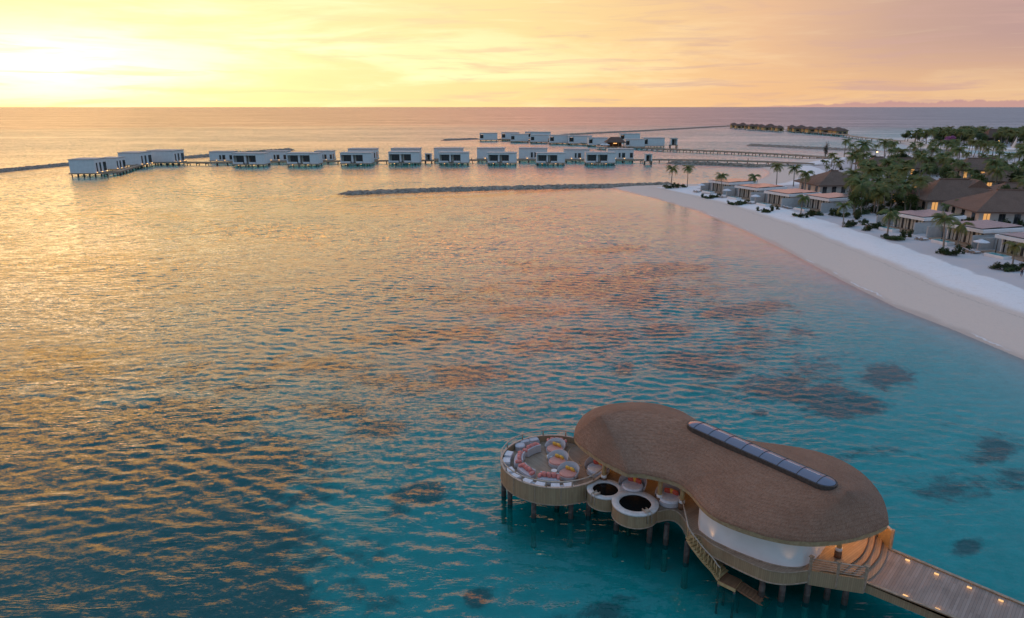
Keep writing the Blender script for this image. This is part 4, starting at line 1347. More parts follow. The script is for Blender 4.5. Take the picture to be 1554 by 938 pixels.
# small side tables between the terrace daybeds
for (px, py), lab in (((834, 694), 'small pale side table between the farthest and the middle coral daybed'), ((841, 716), 'small pale side table left of the nearest coral daybed')):
    c = G(px, py, ZT + 0.3); c.z = ZT + 0.002
    o = empty('side_table', c); tag(o, lab, 'side table', 'side tables by the daybeds')
    mm = MB(); mm.disc((0, 0), 0.24, 0.40, 0.43, 20, 0); mm.build('table_top', M['plaster'], o)
    mm = MB(); mm.cyl((0, 0, 0.03), (0, 0, 0.398), 0.03, 0.03, 8); mm.build('stem', M['metal'], o)
    mm = MB(); mm.disc((0, 0), 0.15, 0.0, 0.03, 20, 0); mm.build('foot', M['metal'], o)
# ------------------------------------------------------------------ white villas over the lagoon
def piles_for(root, xs, ys, top, r=0.22):
    for x in xs:
        for y in ys:
            m = MB(); m.cyl((x, y, -1.6), (x, y, top), r, r, 6, caps=False); m.build('pile', M['pile'], root)


def villa_front():
    """glazed box: facade to -Y, solid white flank on the right, stair to the water in the middle"""
    o = empty('overwater_villa')
    W, D, z0, z1 = 16.5, 9.0, 1.35, 6.6
    m = MB(); m.box((0, D / 2 - .4, z0 - 0.2), (W + 0.4, D + 1.6, 0.4)); m.build('deck', M['timber'], o)
    b = MB()
    b.box((W / 2 - 2.2, D / 2, (z0 + z1) / 2), (4.4, D, z1 - z0))               # solid flank
    b.box((-W / 2 + 0.25, D / 2, (z0 + z1) / 2), (0.5, D, z1 - z0))
    b.box((-2.0, D - 0.2, (z0 + z1) / 2), (W - 4.95, 0.4, z1 - z0))
    b.box((-2.0, D / 2 + .6, z1 - 0.2), (W - 4.95, D - 1.6, 0.4))
    b.box((-5.3, -0.06, z0 + 0.5), (5.0, 0.16, 0.95)); b.box((1.9, -0.06, z0 + 0.5), (3.6, 0.16, 0.95))       # parapets
    b.box((-2.0, -0.02, z1 - 0.45), (W - 4.96, 0.2, 0.9))
    b.build('wall', M['plaster'], o)
    m = MB(); m.box((0, D / 2, z1 + 0.13), (W + 0.5, D + 0.5, 0.26)); m.build('roof', M['concrete'], o)
    for x0, x1 in ((-7.9, -2.6), (-1.2, 3.8)):
        m = MB(); m.box(((x0 + x1) / 2, 2.2, (z0 + z1) / 2 - .3), (x1 - x0, 0.1, z1 - z0 - .9)); w = m.build('window', M['darkglass'], o)
        m = MB()
        for k in range(5):
            m.box((x0 + (x1 - x0) * k / 4, 2.10, (z0 + z1) / 2 - .3), (0.13, 0.14, z1 - z0 - 1)); 
        m.build('frame', M['frame'], w)
        m = MB(); m.box((x0 + .6, 2.05, (z0 + z1) / 2 - .4), (0.9, 0.06, z1 - z0 - 1.4)); m.build('curtain', M['curtain'], w)
    m = MB(); m.box((-1.9, 1.3, (z0 + z1) / 2), (1.0, 1.6, z1 - z0 - .5)); m.build('column', M['plaster'], o)
    m = MB(); m.box((-0.2, 2.12, z0 + 1.3), (1.1, 0.1, 2.6)); d = m.build('door', M['redwood'], o)
    m = MB()
    for k in range(5):
        m.box((-1.4, -0.6 - k * 0.36, z0 - 0.15 - k * 0.27), (2.2, 0.38, 0.08))
    for sx_ in (-1, 1):
        m.tube([(-1.4 + sx_ * 1.1, -0.5, z0 + .7), (-1.4 + sx_ * 1.1, -3.0, z0 - 1.2)], 0.07, 5)
    m.build('stair', M['rail'], o)
    piles_for(o, (-7.6, -4.6, -1.4, 1.8, 4.6, 7.6), (-0.6, 8.4), z0 - 0.4)
    for x in (-5, 3):
        m = MB(); m.box((x, -1.0, z0 - 0.5), (0.5, 0.2, 0.18)); m.build('deck_lamp', M['glowdim'], o)
    return o


def villa_rear():
    o = empty('overwater_villa')
    W, D, z0, z1 = 14.5, 8.0, 1.5, 6.6
    m = MB(); m.box((0, D / 2 - .2, z0 - 0.2), (W + 0.4, D + 1.4, 0.4)); m.build('deck', M['timber'], o)
    b = MB(); b.box((0, D / 2, (z0 + z1) / 2), (W, D, z1 - z0)); b.build('wall', M['plaster'], o)
    m = MB(); m.box((0.2, D / 2, z1 + 0.13), (W + 0.5, D + 0.6, 0.26)); m.build('roof', M['concrete'], o)
    for x, w in ((-0.6, 0.8), (1.6, 1.5), (6.0, 1.4)):
        m = MB(); m.box((x, -0.03, z0 + 1.9), (w, 0.08, 2.6)); wi = m.build('window', M['darkglass'], o)
        m = MB(); m.box((x - w / 2 - .06, -0.05, z0 + 1.9), (0.1, 0.14, 2.8)); m.box((x + w / 2 + .06, -0.05, z0 + 1.9), (0.1, 0.14, 2.8)); m.build('frame', M['frame'], wi)
    m = MB(); m.box((W / 2 + .03, 3, z0 + 2.0), (0.08, 3.5, 3.0)); m.build('window', M['darkglass'], o)
    piles_for(o, (-6.6, -2.2, 2.2, 6.6), (-0.5, 7.5), z0 - 0.4)
    for x in (-3.0, 2.2):
        m = MB(); m.box((x, -0.4, z0 + 0.14), (0.4, 0.2, 0.28)); m.build('deck_lamp', M['glowdim'], o)
    return o


def villa_corner():
    """solid white flank to the viewer, balcony opening at its left end"""
    o = empty('overwater_villa')
    W, D, z0, z1 = 15.0, 9.0, 1.3, 6.6
    m = MB(); m.box((0, D / 2 - .3, z0 - 0.2), (W + 0.6, D + 1.6, 0.4)); m.build('deck', M['timber'], o)
    b = MB()
    b.box((1.6, D / 2, (z0 + z1) / 2), (W - 3.2, D, z1 - z0)); b.box((-W / 2 + 0.2, D / 2, (z0 + z1) / 2), (0.4, D, z1 - z0))
    b.box((-W / 2 + 1.8, 4.5, z1 - 0.4), (2.78, D, 0.8)); b.box((-W / 2 + 1.8, 0.1, z0 + 0.6), (2.78, 0.2, 1.2))
    b.build('wall', M['plaster'], o)
    m = MB(); m.box((0, D / 2, z1 + 0.13), (W + 0.5, D + 0.5, 0.26)); m.build('roof', M['concrete'], o)
    m = MB(); m.box((-W / 2 + 1.8, 2.6, z0 + 2.2), (2.78, 0.1, 3.6)); m.build('window', M['darkglass'], o)
    m = MB(); m.box((-W / 2 + 1.2, 2.5, z0 + 1.4), (0.8, 0.08, 2.4)); m.build('door', M['redwood'], o)
    m = MB()
    for k in range(5):
        m.box((-W / 2 - 0.6 - 0.4 * k, 1.2, z0 - 0.2 - 0.3 * k), (0.42, 1.6, 0.1))
    m.build('stair', M['rail'], o)
    piles_for(o, (-6.8, -2.2, 2.2, 6.8), (-0.6, 8.4), z0 - 0.4)
    return o


def villa_side():
    """plain white gable wall to the viewer, windows on the flank facing right"""
    o = empty('overwater_villa')
    W, D, z0, z1 = 10.0, 10.0, 1.4, 6.8
    m = MB(); m.box((0, D / 2, z0 - 0.2), (W + 1.0, D + 1.0, 0.4)); m.build('deck', M['timber'], o)
    b = MB(); b.box((0, D / 2, (z0 + z1) / 2), (W, D, z1 - z0)); b.build('wall', M['plaster'], o)
    m = MB(); m.box((0, D / 2, z1 + 0.12), (W + 0.4, D + 0.4, 0.24)); m.build('roof', M['concrete'], o)
    for y, w in ((1.8, 1.0), (4.6, 1.3), (8.2, 2.4)):
        m = MB(); m.box((W / 2 + .03, y, z0 + 2.2), (0.08, w, 3.6)); m.build('window', M['darkglass'], o)
    piles_for(o, (-4.6, -2.3, 0, 2.3, 4.6), (0.2, 5, 9.6), z0 - 0.4)
    for y in (1, 5, 9):
        m = MB(); m.box((W / 2 + 0.35, y, z0 + 0.15), (0.2, 0.5, 0.28)); m.build('deck_lamp', M['glowdim'], o)
    return o


ORD = ['first', 'second', 'third', 'fourth', 'fifth', 'sixth', 'seventh', 'eighth', 'ninth', 'tenth', 'eleventh', 'twelfth', 'thirteenth']


def px_scale(p):
    return FPX / (p.y * cP + (CAM_H - p.z) * sP)


def place_villa(proto, used, x0, x1, yw, width, label, group, rz=0.0):
    o = proto if not used else copy_tree(proto)
    p = G((x0 + x1) / 2, yw, 0.0)
    w = (x1 - x0) / px_scale(p)
    s = w / width
    o.location = p; o.rotation_euler = (0, 0, rz); o.scale = (s, max(0.9, min(1.1, s)), max(0.92, min(1.08, s)))
    tag(o, label, 'villa', group)
    return o


pf = villa_front()
for i, (x0, x1, yw) in enumerate([(354, 402, 253), (436, 483.5, 252.5), (517, 563.5, 251.5), (590, 636.5, 250.5), (666, 711, 250.5), (740, 784, 250.5), (814, 857, 250.5), (889, 933.5, 250.5)]):
    place_villa(pf, i, x0, x1, yw, 16.5, '%s from the left of the glazed white villas in the nearest lagoon row' % ORD[i] if i < 7 else 'glazed white stilt villa at the right end of the nearest lagoon row', 'glazed white villas in front of the long jetty')
pr = villa_rear()
for i, (x0, x1, yw) in enumerate([(319, 354.5, 247.5), (402, 436, 247), (478, 505, 246.5), (529, 571, 246), (594, 637, 245.5), (659, 702, 245), (724, 766, 245), (787.5, 830, 245), (856, 894, 245), (922, 961, 245)]):
    place_villa(pr, i, x0, x1, yw, 14.5, '%s from the left of the white box villas behind the long jetty' % ORD[i], 'white box villas behind the long jetty')
ps = villa_side()
for i, (px, py, w, rz) in enumerate([(127, 268, 42, R(4)), (165, 260.5, 28, R(0)), (198, 254.5, 38, R(-4)), (245, 250.5, 47, R(-4))]):
    place_villa(ps, i, px - w / 2, px + w / 2, py, 11.4, '%s from the left of four white villas at the far left jetty end' % ORD[i], 'white villas at the left end of the jetty', rz)
pc_ = villa_corner()
ROWB = [(728, 754.5, 214.5), (761, 788, 213.5), (775, 802, 216.5), (797, 835.5, 212.5), (805, 831.5, 217.5), (834, 865, 219.2), (863, 898, 220.2), (893, 922, 222.5), (941, 971, 216), (949, 978, 225), (976, 1008, 224.2)]
for i, (x0, x1, yw) in enumerate(ROWB):
    place_villa(pc_, i, x0, x1, yw, 15.0, '%s from the left among the white villas of the farther lagoon cluster' % ORD[i], 'white villas of the farther cluster')


def hut(p, s, label):
    o = empty('jetty_hut', p); tag(o, label, 'hut', 'small white huts on the jetties')
    m = MB(); m.box((0, 0, 1.75), (4.4, 3.6, 0.3)); m.build('deck', M['timber'], o)
    m = MB(); m.box((-1.6, 0, 3.6), (0.5, 3.2, 3.4)); m.box((1.6, 0, 3.6), (0.5, 3.2, 3.4)); m.box((0, 1.4, 3.6), (2.68, 0.3, 3.4)); m.box((0, 0, 5.1), (2.68, 2.48, 0.4)); m.build('wall', M['plaster'], o)
    m = MB(); m.box((0, 0, 5.42), (4.3, 3.6, 0.22)); m.build('roof', M['concrete'], o)
    m = MB(); m.box((0, 0.9, 3.4), (1.0, 0.1, 2.9)); m.build('door', M['frame'], o)
    piles_for(o, (-1.8, 1.8), (-1.4, 1.4), 1.6, 0.25)
    o.scale = (s, s, s)


hut(G(650.5, 247.5), 0.95, 'small white hut between the glazed villas on the long jetty')
hut(G(983, 249.5), 1.0, 'small white hut at the jetty right of the glazed villas')
hut(G(1021.5, 225), 1.35, 'small white hut at the right end of the farther villa cluster')


def at_z(px, py, z):
    return G(px, py, z)


def jetty(name, label, pts, z, w, nx, rail=False, lamp_every=0):
    P = [G(px, py, z) for px, py in pts]
    o = empty(name, P[0].to_tuple()[:2] + (0,)); tag(o, label, 'jetty')
    PARENT[0] = o
    m = MB(); m.wall([xy(p) for p in P], z - 0.35, z, w, 0); part(m, 'deck', M['timber'])
    tot = sum((P[i + 1] - P[i]).length for i in range(len(P) - 1))
    step_ = tot / nx
    acc = 0; want = 0.5 * step_
    for i in range(len(P) - 1):
        L_ = (P[i + 1] - P[i]).length; d = (P[i + 1] - P[i]) / L_; s_ = Vector((-d.y, d.x, 0))
        while want <= acc + L_:
            q = P[i] + d * (want - acc)
            m = MB()
            for sg in (-1, 1):
                r_ = q + s_ * sg * (w / 2 - 0.3)
                m.cyl((r_.x, r_.y, -1.6), (r_.x, r_.y, z - 0.35), 0.2, 0.2, 6, caps=False)
            m.tube([(q + s_ * (w / 2)).to_tuple()[:2] + (z - .5,), (q - s_ * (w / 2)).to_tuple()[:2] + (z - .5,)], 0.18, 4)
            part(m, 'pile_bent', M['pile'])
            want += step_
        acc += L_
    if rail:
        for sg in (-1, 1):
            Q = []
            for i, p in enumerate(P):
                d = (P[min(i + 1, len(P) - 1)] - P[max(i - 1, 0)]).normalized(); s_ = Vector((-d.y, d.x, 0)); Q.append(p + s_ * sg * w / 2 + Vector((0, 0, 0.25)))
            m = MB(); m.tube(Q, 0.14, 4); part(m, 'kerb_rail', M['timber'])
    return o


jetty('jetty', 'long low timber jetty on dark piles linking the white lagoon villas to the right-hand beach', [(152, 263), (176, 261), (222, 247.5), (275, 246.5), (319, 247), (400, 245.5), (500, 244.8), (600, 244), (700, 243.2), (800, 242.8), (960, 243), (1000, 242.5), (1080, 243.5), (1160, 245.5), (1235, 249)], 1.5, 3.2, 80, rail=True)
jetty('jetty', 'timber jetty from the farther white villa cluster to the beach', [(755, 211.5), (800, 213), (870, 216), (960, 223.5), (1010, 226.5), (1060, 228.5), (1120, 231), (1200, 235), (1260, 239)], 1.5, 5.0, 64, rail=True)
jetty('jetty', 'distant curved jetty between the brown stilt villas and the palm-covered strip', [(1186, 196), (1196, 196.5), (1283, 204.5), (1300, 207), (1320, 209.5), (1345, 211.5), (1368, 213.5)], 2.4, 6.0, 26)


def breakwater(label, pts, w, h, seed):
    P = catmull([G(px, py, 0) for px, py in pts], 8, closed=False)
    # resample
    Q = [P[0]]
    for p in P[1:]:
        while (p - Q[-1]).length > 1.3:
            Q.append(Q[-1] + (p - Q[-1]).normalized() * 1.3)
    r_ = random.Random(seed)
    o_ = P[0]
    m = MB(); rows_ = []
    K = 11
    for i, q in enumerate(Q):
        d = (Q[min(i + 1, len(Q) - 1)] - Q[max(i - 1, 0)]).normalized(); s_ = Vector((-d.y, d.x, 0))
        e = min(1.0, 0.15 + i / 6.0, 0.15 + (len(Q) - 1 - i) / 6.0)
        row = []
        for k in range(K):
            u = -1 + 2 * k / (K - 1)
            z = -0.8 + (h + 0.8) * (1 - abs(u) ** 2.2) * e + r_.uniform(-0.32, 0.32)
            pt = q + s_ * (u * w / 2 * e + r_.uniform(-.3, .3)) + d * r_.uniform(-.4, .4)
            row.append(m.vert((pt.x - o_.x, pt.y - o_.y, z)))
        rows_.append(row)
    for a, b in zip(rows_[:-1], rows_[1:]):
        for k in range(K - 1):
            m.face((a[k], a[k + 1], b[k + 1], b[k]), 0, False)
    ob = m.build('breakwater', M['rock']); ob.location = (o_.x, o_.y, 0)
    tag(ob, label, 'breakwater')


breakwater('long rubble breakwater running from the tip of the white beach into the lagoon', [(502, 295.5), (560, 293), (640, 290), (720, 287.5), (800, 285.5), (870, 284), (940, 283), (1000, 280.5), (1040, 280)], 7.5, 0.95, 1)
breakwater('rubble breakwater entering at the left edge of the picture, ending behind the white villas', [(-160, 274), (-60, 267), (0, 261), (60, 255), (110, 250.5), (150, 248)], 8, 1.4, 2)
breakwater('low rubble breakwater seen between the left villas beyond the jetty', [(270, 241), (300, 239), (330, 236.5), (400, 231), (450, 227.5)], 10, 1.5, 3)
breakwater('thin rubble breakwater left of the farther villa cluster', [(667, 213.5), (700, 212.3), (730, 211.2)], 10, 1.3, 4)
breakwater('long thin breakwater running from the farther villas to the brown stilt villas', [(850, 206), (900, 203), (980, 199), (1060, 194.5), (1112, 191.5)], 12, 1.5, 5)
breakwater('low dark breakwater beyond the jetties on the right, before the palms', [(1130, 220.5), (1180, 223), (1240, 226), (1290, 228), (1340, 229)], 12, 1.4, 6)
breakwater('dark rock edging alongside the nearer jetty next to the small beach', [(1005, 248), (1060, 249.5), (1100, 251), (1145, 253.2), (1200, 254.5), (1250, 255), (1296, 255)], 5, 1.5, 7)
breakwater('dark rock groyne between the beach strip and the palm-covered strip', [(1340, 229.5), (1400, 230), (1440, 230.5), (1475, 231.5)], 10, 1.7, 8)


# thatched bar among the far villas
def hip_roof(m, L_, W_, z0, h, ov=0.9, ridge=0.45, mat=0, thick=0.35):
    a, b = L_ / 2 + ov, W_ / 2 + ov
    rl = max(0.0, L_ / 2 - W_ / 2 * 0.95) if ridge is None else L_ / 2 * ridge
    base = [m.vert(p) for p in ((-a, -b, z0), (a, -b, z0), (a, b, z0), (-a, b, z0))]
    low = [m.vert(p) for p in ((-a + .1, -b + .1, z0 - thick), (a - .1, -b + .1, z0 - thick), (a - .1, b - .1, z0 - thick), (-a + .1, b - .1, z0 - thick))]
    r0, r1 = m.vert((-rl, 0, z0 + h)), m.vert((rl, 0, z0 + h))
    sl_ = math.hypot(b, h)
    m.face((base[0], base[1], r1, r0), mat, uv=[(-a, 0), (a, 0), (rl, sl_), (-rl, sl_)])
    m.face((base[2], base[3], r0, r1), mat, uv=[(-a, 0), (a, 0), (rl, sl_), (-rl, sl_)])
    m.face((base[1], base[2], r1), mat, uv=[(-b, 0), (b, 0), (0, sl_)])
    m.face((base[3], base[0], r0), mat, uv=[(-b, 0), (b, 0), (0, sl_)])
    for i in range(4):
        j = (i + 1) % 4
        m.face((low[i], low[j], base[j], base[i]), mat, uv=[(0, 0), (L_, 0), (L_, thick), (0, thick)])
    m.face(low[::-1], mat)
    return m


p = G(934, 227, 0)
o = empty('thatched_bar', p); tag(o, 'brown thatched bar on stilts in front of the farther white villas', 'bar')
m = MB(); m.box((-2, 3, 1.8), (22, 14, 0.4)); m.build('deck', M['timber'], o)
m = hip_roof(MB(), 13, 9, 5.2, 3.6, ridge=.5); rf = m.build('roof', M['farthatch'], o); rf.location = (0, 4, 0)
for x in (-6, -2, 2, 6):
    m = MB(); m.cyl((x, -0.2, 2.0), (x, -0.2, 4.9), 0.18, 0.18, 8); m.build('column', M['stairwood'], o)
m = MB(); m.box((0, 6, 3.4), (10, 3, 2.8)); m.build('counter', M['redwood'], o)
m = MB(); m.box((0, 4.4, 4.2), (3, 0.2, 0.3)); m.build('lamp', M['glowdim'], o)
piles_for(o, (-11, -6, 0, 6), (-2.5, 8), 1.6)


def parasol(p, label, s=1.0, group='white parasols'):
    o = empty('parasol', p); tag(o, label, 'parasol', group)
    m = MB(); m.cyl((0, 0, 0), (0, 0, 2.55), 0.035, 0.03, 6); m.build('pole', M['metal'], o)
    m = MB(); c = m.vert((0, 0, 2.75)); rim = [m.vert((1.5 * math.cos(2 * PI * k / 8), 1.5 * math.sin(2 * PI * k / 8), 2.25)) for k in range(8)]
    rim2 = [m.vert((1.5 * math.cos(2 * PI * k / 8), 1.5 * math.sin(2 * PI * k / 8), 2.12)) for k in range(8)]
    for k in range(8):
        l = (k + 1) % 8; m.face((rim[k], rim[l], c)); m.face((rim2[k], rim2[l], rim[l], rim[k]))
    m.build('canopy', M['white_fabric'], o)
    m = MB(); m.cyl((0, 0, 0), (0, 0, 0.08), 0.3, 0.28, 10); m.build('base', M['concrete'], o)
    o.scale = (s, s, s)
    return o


for px, py, lab in ((914, 226, 'white parasol on the deck of the brown thatched bar, the left one'), (921, 226.5, 'white parasol on the deck of the brown thatched bar, next to the roof')):
    q = G(px, py, 2.0); parasol(q, lab, 1.3, 'parasols at the thatched bar')

# brown stilt villas far off
def brown_villa():
    o = empty('stilt_villa')
    m = MB(); m.box((0, 0, 3.9), (9, 9, 4.2)); m.build('wall', M['stairwood'], o)
    m = MB(); m.box((0, -1.5, 1.6), (10, 12, 0.4)); m.build('deck', M['timber'], o)
    m = hip_roof(MB(), 9, 9, 6.3, 2.8, ridge=.35); m.build('roof', M['farthatch'], o)
    m = MB(); m.box((0.5, -4.55, 3.7), (4.0, 0.12, 2.6)); m.build('window', M['darkglass'], o)
    piles_for(o, (-4, 4), (-6, 4), 1.4, 0.3)
    return o


bv = brown_villa()
first = True
CL = [(1113, 196.2, 1182, 201.0, 11, 'left cluster of brown stilt villas near the horizon'), (1201, 201.5, 1278, 206.8, 12, 'right cluster of brown stilt villas near the horizon')]
for x0, y0, x1, y1, nn, lab in CL:
    for i in range(nn):
        t = i / (nn - 1)
        for rowk in (0, 1):
            if rowk and i % 2: continue
            o = bv if first else copy_tree(bv); first = False
            q = G(x0 + (x1 - x0) * t, y0 + (y1 - y0) * t - 1.0 - (2.2 if rowk else 0) + 0.5 * math.sin(i * 2.1), 0)
            o.location = q; o.rotation_euler = (0, 0, R(random.uniform(-12, 12))); s = random.uniform(0.8, 0.95); o.scale = (s, s, s * 0.9)
            tag(o, 'brown thatched villa on stilts in the ' + lab, 'villa', lab)

# ------------------------------------------------------------------ beach villas
def bungalow():
    """facade to -Y, inland +Y"""
    o = empty('beach_villa')
    m = MB()
    m.box((-5.1, 6.0, 1.7), (0.3, 12.0, 3.4)); m.box((4.1, 6.4, 1.7), (0.3, 11.2, 3.4)); m.box((-0.5, 11.85, 1.7), (8.88, 0.3, 3.4))
    m.build('wall', M['plaster'], o)
    m = MB(); m.box((-0.5, 5.75, 3.78), (11.4, 13.7, 0.75)); rf = m.build('roof', M['plaster'], o)
    m = MB(); m.box((-0.5, 5.6, 4.20), (10.2, 12.8, 0.09)); m.build('roof_edge', M['frame'], rf)
    for y in (2.55, 8.75):
        m = MB(); c = [(-5.2, y - 2.85, 4.32), (4.2, y - 2.85, 4.32), (4.2, y + 2.85, 4.50), (-5.2, y + 2.85, 4.50)]
        v = [m.vert(q) for q in c]; v2 = [m.vert((q[0], q[1], q[2] - 0.06)) for q in c]
        m.face(v, 0); m.face(v2[::-1], 0)
        for i in range(4):
            j = (i + 1) % 4; m.face((v2[i], v2[j], v[j], v[i]), 0)
        m.build('solar_panel', M['panel'], rf)
    m = MB(); m.box((-0.5, 0.6, 1.75), (8.9, 0.08, 3.2)); w = m.build('window', M['darkglass'], o)
    m = MB()
    for k in range(9):
        m.box((-4.9 + 8.8 * k / 8, 0.52, 1.75), (0.12, 0.14, 3.2))
    m.box((-0.5, 0.50, 3.3), (8.9, 0.16, 0.16)); m.build('frame', M['frame'], w)
    for x in (-4.2, -2.0, 0.2, 2.4):
        m = MB(); m.box((x + .3, 0.545, 1.7), (1.5, 0.03, 3.0)); m.build('curtain', M['curtain'], w)
    m = MB(); m.box((4.7, 0.6, 1.5), (0.28, 8.0, 3.0)); m.build('garden_wall', M['greywall'], o)
    m = MB(); m.box((-9.0, 1.2, 1.4), (0.3, 6.5, 2.8)); m.box((-6.9, 2.5, 1.4), (3.6, 0.28, 2.8)); m.build('garden_wall', M['greywall'], o)
    m = MB(); m.box((-1.6, -1.6, 0.16), (11.5, 4.0, 0.32)); m.build('terrace', M['deckwarm'], o)
    m = MB(); m.box((-1.5, -4.9, 0.35), (4.6, 2.3, 0.7)); pl = m.build('plunge_pool', M['plaster'], o)
    m = MB(); m.box((-1.5, -4.9, 0.712), (4.2, 1.9, 0.02)); m.build('pool_water', M['pool'], pl)
    m = MB(); m.box((3.4, 0.42, 2.3), (0.18, 0.12, 0.3)); m.build('wall_lamp', M['glow'], o)
    m = MB(); m.cyl((-4.6, -1.9, 0.32), (-4.6, -1.9, 3.39), 0.09, 0.09, 8); m.build('column', M['frame'], o)
    return o


BUN = [(1101, 295.5), (1143, 304.8), (1190, 315), (1250, 323), (1392, 355.5), (1480, 377.5), (1572, 400)]
BLAB = ['beach villa with flat panelled roof at the sandspit tip, beside the two lone palms',
        'beach villa with flat panelled roof, second from the tip of the sandspit',
        'beach villa with flat panelled roof, third from the tip of the sandspit',
        'beach villa with glazed front and flat panelled roof beside the dense palm grove',
        'beach villa with flat panelled roof just right of the dense palm grove',
        'beach villa with a lit wall lamp, flat panelled roof, middle of the nearer three',
        'beach villa cut by the right edge of the picture, nearest of all']
b0 = bungalow()
RZB = R(-90)
BPOS = []
for i, ((px, py), lab) in enumerate(zip(BUN, BLAB)):
    o = b0 if i == 0 else copy_tree(b0)
    c = on_land(px, py)
    rz = RZB + R([26, 24, 22, 20, 16, 15, 15][i])
    off = Matrix.Rotation(rz, 3, 'Z') @ Vector((4.7, -2.2, 0))
    o.location = (c.x - off.x, c.y - off.y, land_z(c.x + 4, c.y) - 0.02); o.rotation_euler = (0, 0, rz)
    s = 0.92
    o.scale = (s, s, s)
    tag(o, lab, 'villa', 'beach villas with panelled flat roofs')
    BPOS.append((Vector(o.location), rz))


def lounger(c, rz, label):
    o = empty('sun_lounger', c, rz); tag(o, label, 'sun lounger', 'loungers in front of the beach villas')
    m = MB(); m.box((0, 0, 0.27), (0.7, 1.9, 0.1)); m.build('frame', M['timber'], o)
    m = MB(); m.box((0, -0.25, 0.38), (0.66, 1.35, 0.11)); m.build('mattress', M['white_fabric'], o)
    m = MB(); Mx = Matrix.Translation((0, 0.68, 0.55)) @ Matrix.Rotation(R(40), 4, 'X'); m.box((0, 0, 0), (0.66, 0.7, 0.1), M=Mx); m.build('backrest', M['white_fabric'], o)
    for sx_ in (-.3, .3):
        for sy in (-.85, .85):
            m = MB(); m.box((sx_, sy, 0.11), (0.07, 0.07, 0.22)); m.build('leg', M['timber'], o)


for i, (bp, rz) in enumerate(BPOS):
    Rm = Matrix.Rotation(rz, 3, 'Z')
    for k, (x, y) in enumerate(((-5.6, -5.2), (-6.8, -5.4))):
        q = bp + Rm @ Vector((x, y, 0)); z = land_z(q.x, q.y)
        lounger((q.x, q.y, z), rz + PI, ('%s white sun lounger beside the plunge pool of the ' % ('left' if k else 'right')) + ['spit tip', 'second', 'third', 'grove-side', 'first near', 'lamp-lit', 'edge-cut'][i] + ' beach villa')
    q = bp + Rm @ Vector((-6.2, -3.6, 0)); z = land_z(q.x, q.y)
    if i in (0, 1, 2, 6):
        parasol((q.x, q.y, z), 'white parasol in front of the ' + ['beach villa at the spit tip', 'second beach villa from the spit tip', 'third beach villa from the spit tip', '', '', '', 'nearest beach villa at the picture edge'][i], 1.0, 'parasols of the beach villas')


# ------------------------------------------------------------------ brown-roofed resort halls
def hall(px, py, L_, W_, hw, hr, rz, label, roofmat='shingle', wall='plaster_warm', lit=(), ridge=0.45, gable=False, ov=1.6):
    c = on_land(px, py)
    o = empty('resort_hall', c, rz); tag(o, label, 'hall', 'brown-roofed resort halls')
    m = MB(); m.box((0, 0, hw / 2), (L_, W_, hw)); m.build('wall', M[wall], o)
    m = hip_roof(MB(), L_, W_, hw + .1, hr, ov=ov, ridge=ridge); rf = m.build('roof', M[roofmat], o)
    m = MB(); m.box((0, 0, hw + .1 + hr), (L_ * ridge + .8, 0.7, 0.28)); m.build('ridge_cap', M['shingle'], rf)
    if gable:
        m = MB(); a = 3.6
        v = [m.vert(q) for q in ((L_ * .28 - a, -W_ * .25, hw + hr * .55), (L_ * .28 + a, -W_ * .25, hw + hr * .55), (L_ * .28, -W_ * .25, hw + hr * 1.02), (L_ * .28 - a, W_ * .1, hw + hr * .55), (L_ * .28 + a, W_ * .1, hw + hr * .55), (L_ * .28, W_ * .1, hw + hr * 1.02))]
        m.face((v[0], v[2], v[5], v[3])); m.face((v[2], v[1], v[4], v[5])); m.face((v[0], v[1], v[2])); m.face((v[4], v[3], v[5])); m.face((v[0], v[3], v[4], v[1]))
        m.build('gable', M['shingle'], rf)
    k = max(2, int(L_ / 3.2))
    for i in range(k):
        x = -L_ / 2 + L_ * (i + .5) / k
        on = i in lit
        m = MB(); m.box((x, -W_ / 2 - 0.03, hw * .47), (1.5, 0.1, hw * .7)); w = m.build('window', M['glowsoft'] if on else M['darkglass'], o)
        m = MB(); m.box((x, -W_ / 2 - 0.06, hw * .47), (0.1, 0.12, hw * .7)); m.build('frame', M['frame'], w)
    k = max(2, int(W_ / 4))
    for i in range(k):
        y = -W_ / 2 + W_ * (i + .5) / k
        m = MB(); m.box((-L_ / 2 - .03, y, hw * .47), (0.1, 1.5, hw * .7)); m.build('window', M['glowsoft'] if -i - 1 in lit else M['darkglass'], o)
    return o


hall(1262, 290.5, 17, 14, 3.0, 4.2, R(6), 'large brown hip-roofed hall rising behind the beach villas of the spit', ridge=.12)
hall(1440, 318.5, 19, 13, 3.6, 5.2, R(-4), 'pale-walled hall with big brown roof and a small gable behind the nearer beach villas', lit=(0, 3), ridge=.4, gable=True)
hall(1527, 335, 22, 15, 3.4, 4.6, R(-6), 'wide brown-roofed hall with lit openings at the right edge behind the nearest beach villas', lit=(0, 4, 5), ridge=.3)
hall(1384, 263.5, 23, 12, 3.0, 3.8, R(0), 'long brown-roofed hall among palms in the middle of the resort', ridge=.6, lit=(2,))
hall(1484, 269.5, 20, 13, 3.6, 4.4, R(-8), 'brown-roofed hall with a row of amber-lit columns by the lagoon', ridge=.5, lit=(0, 1, 2, 3))
hall(1514, 287.5, 13, 10, 3.4, 3.2, R(-14), 'small brown-roofed house with a warm-lit pale wall beside the lawn', ridge=.4, lit=(0,))
hall(1330, 259, 13, 10, 2.8, 3.4, R(8), 'half-hidden brown-roofed house left of the long hall in the palms', ridge=.3)
hall(1503, 218.5, 13, 11, 5, 6.5, R(0), 'dark steep-roofed building inside the distant line of palms', roofmat='farthatch', wall='frame', ridge=.4)
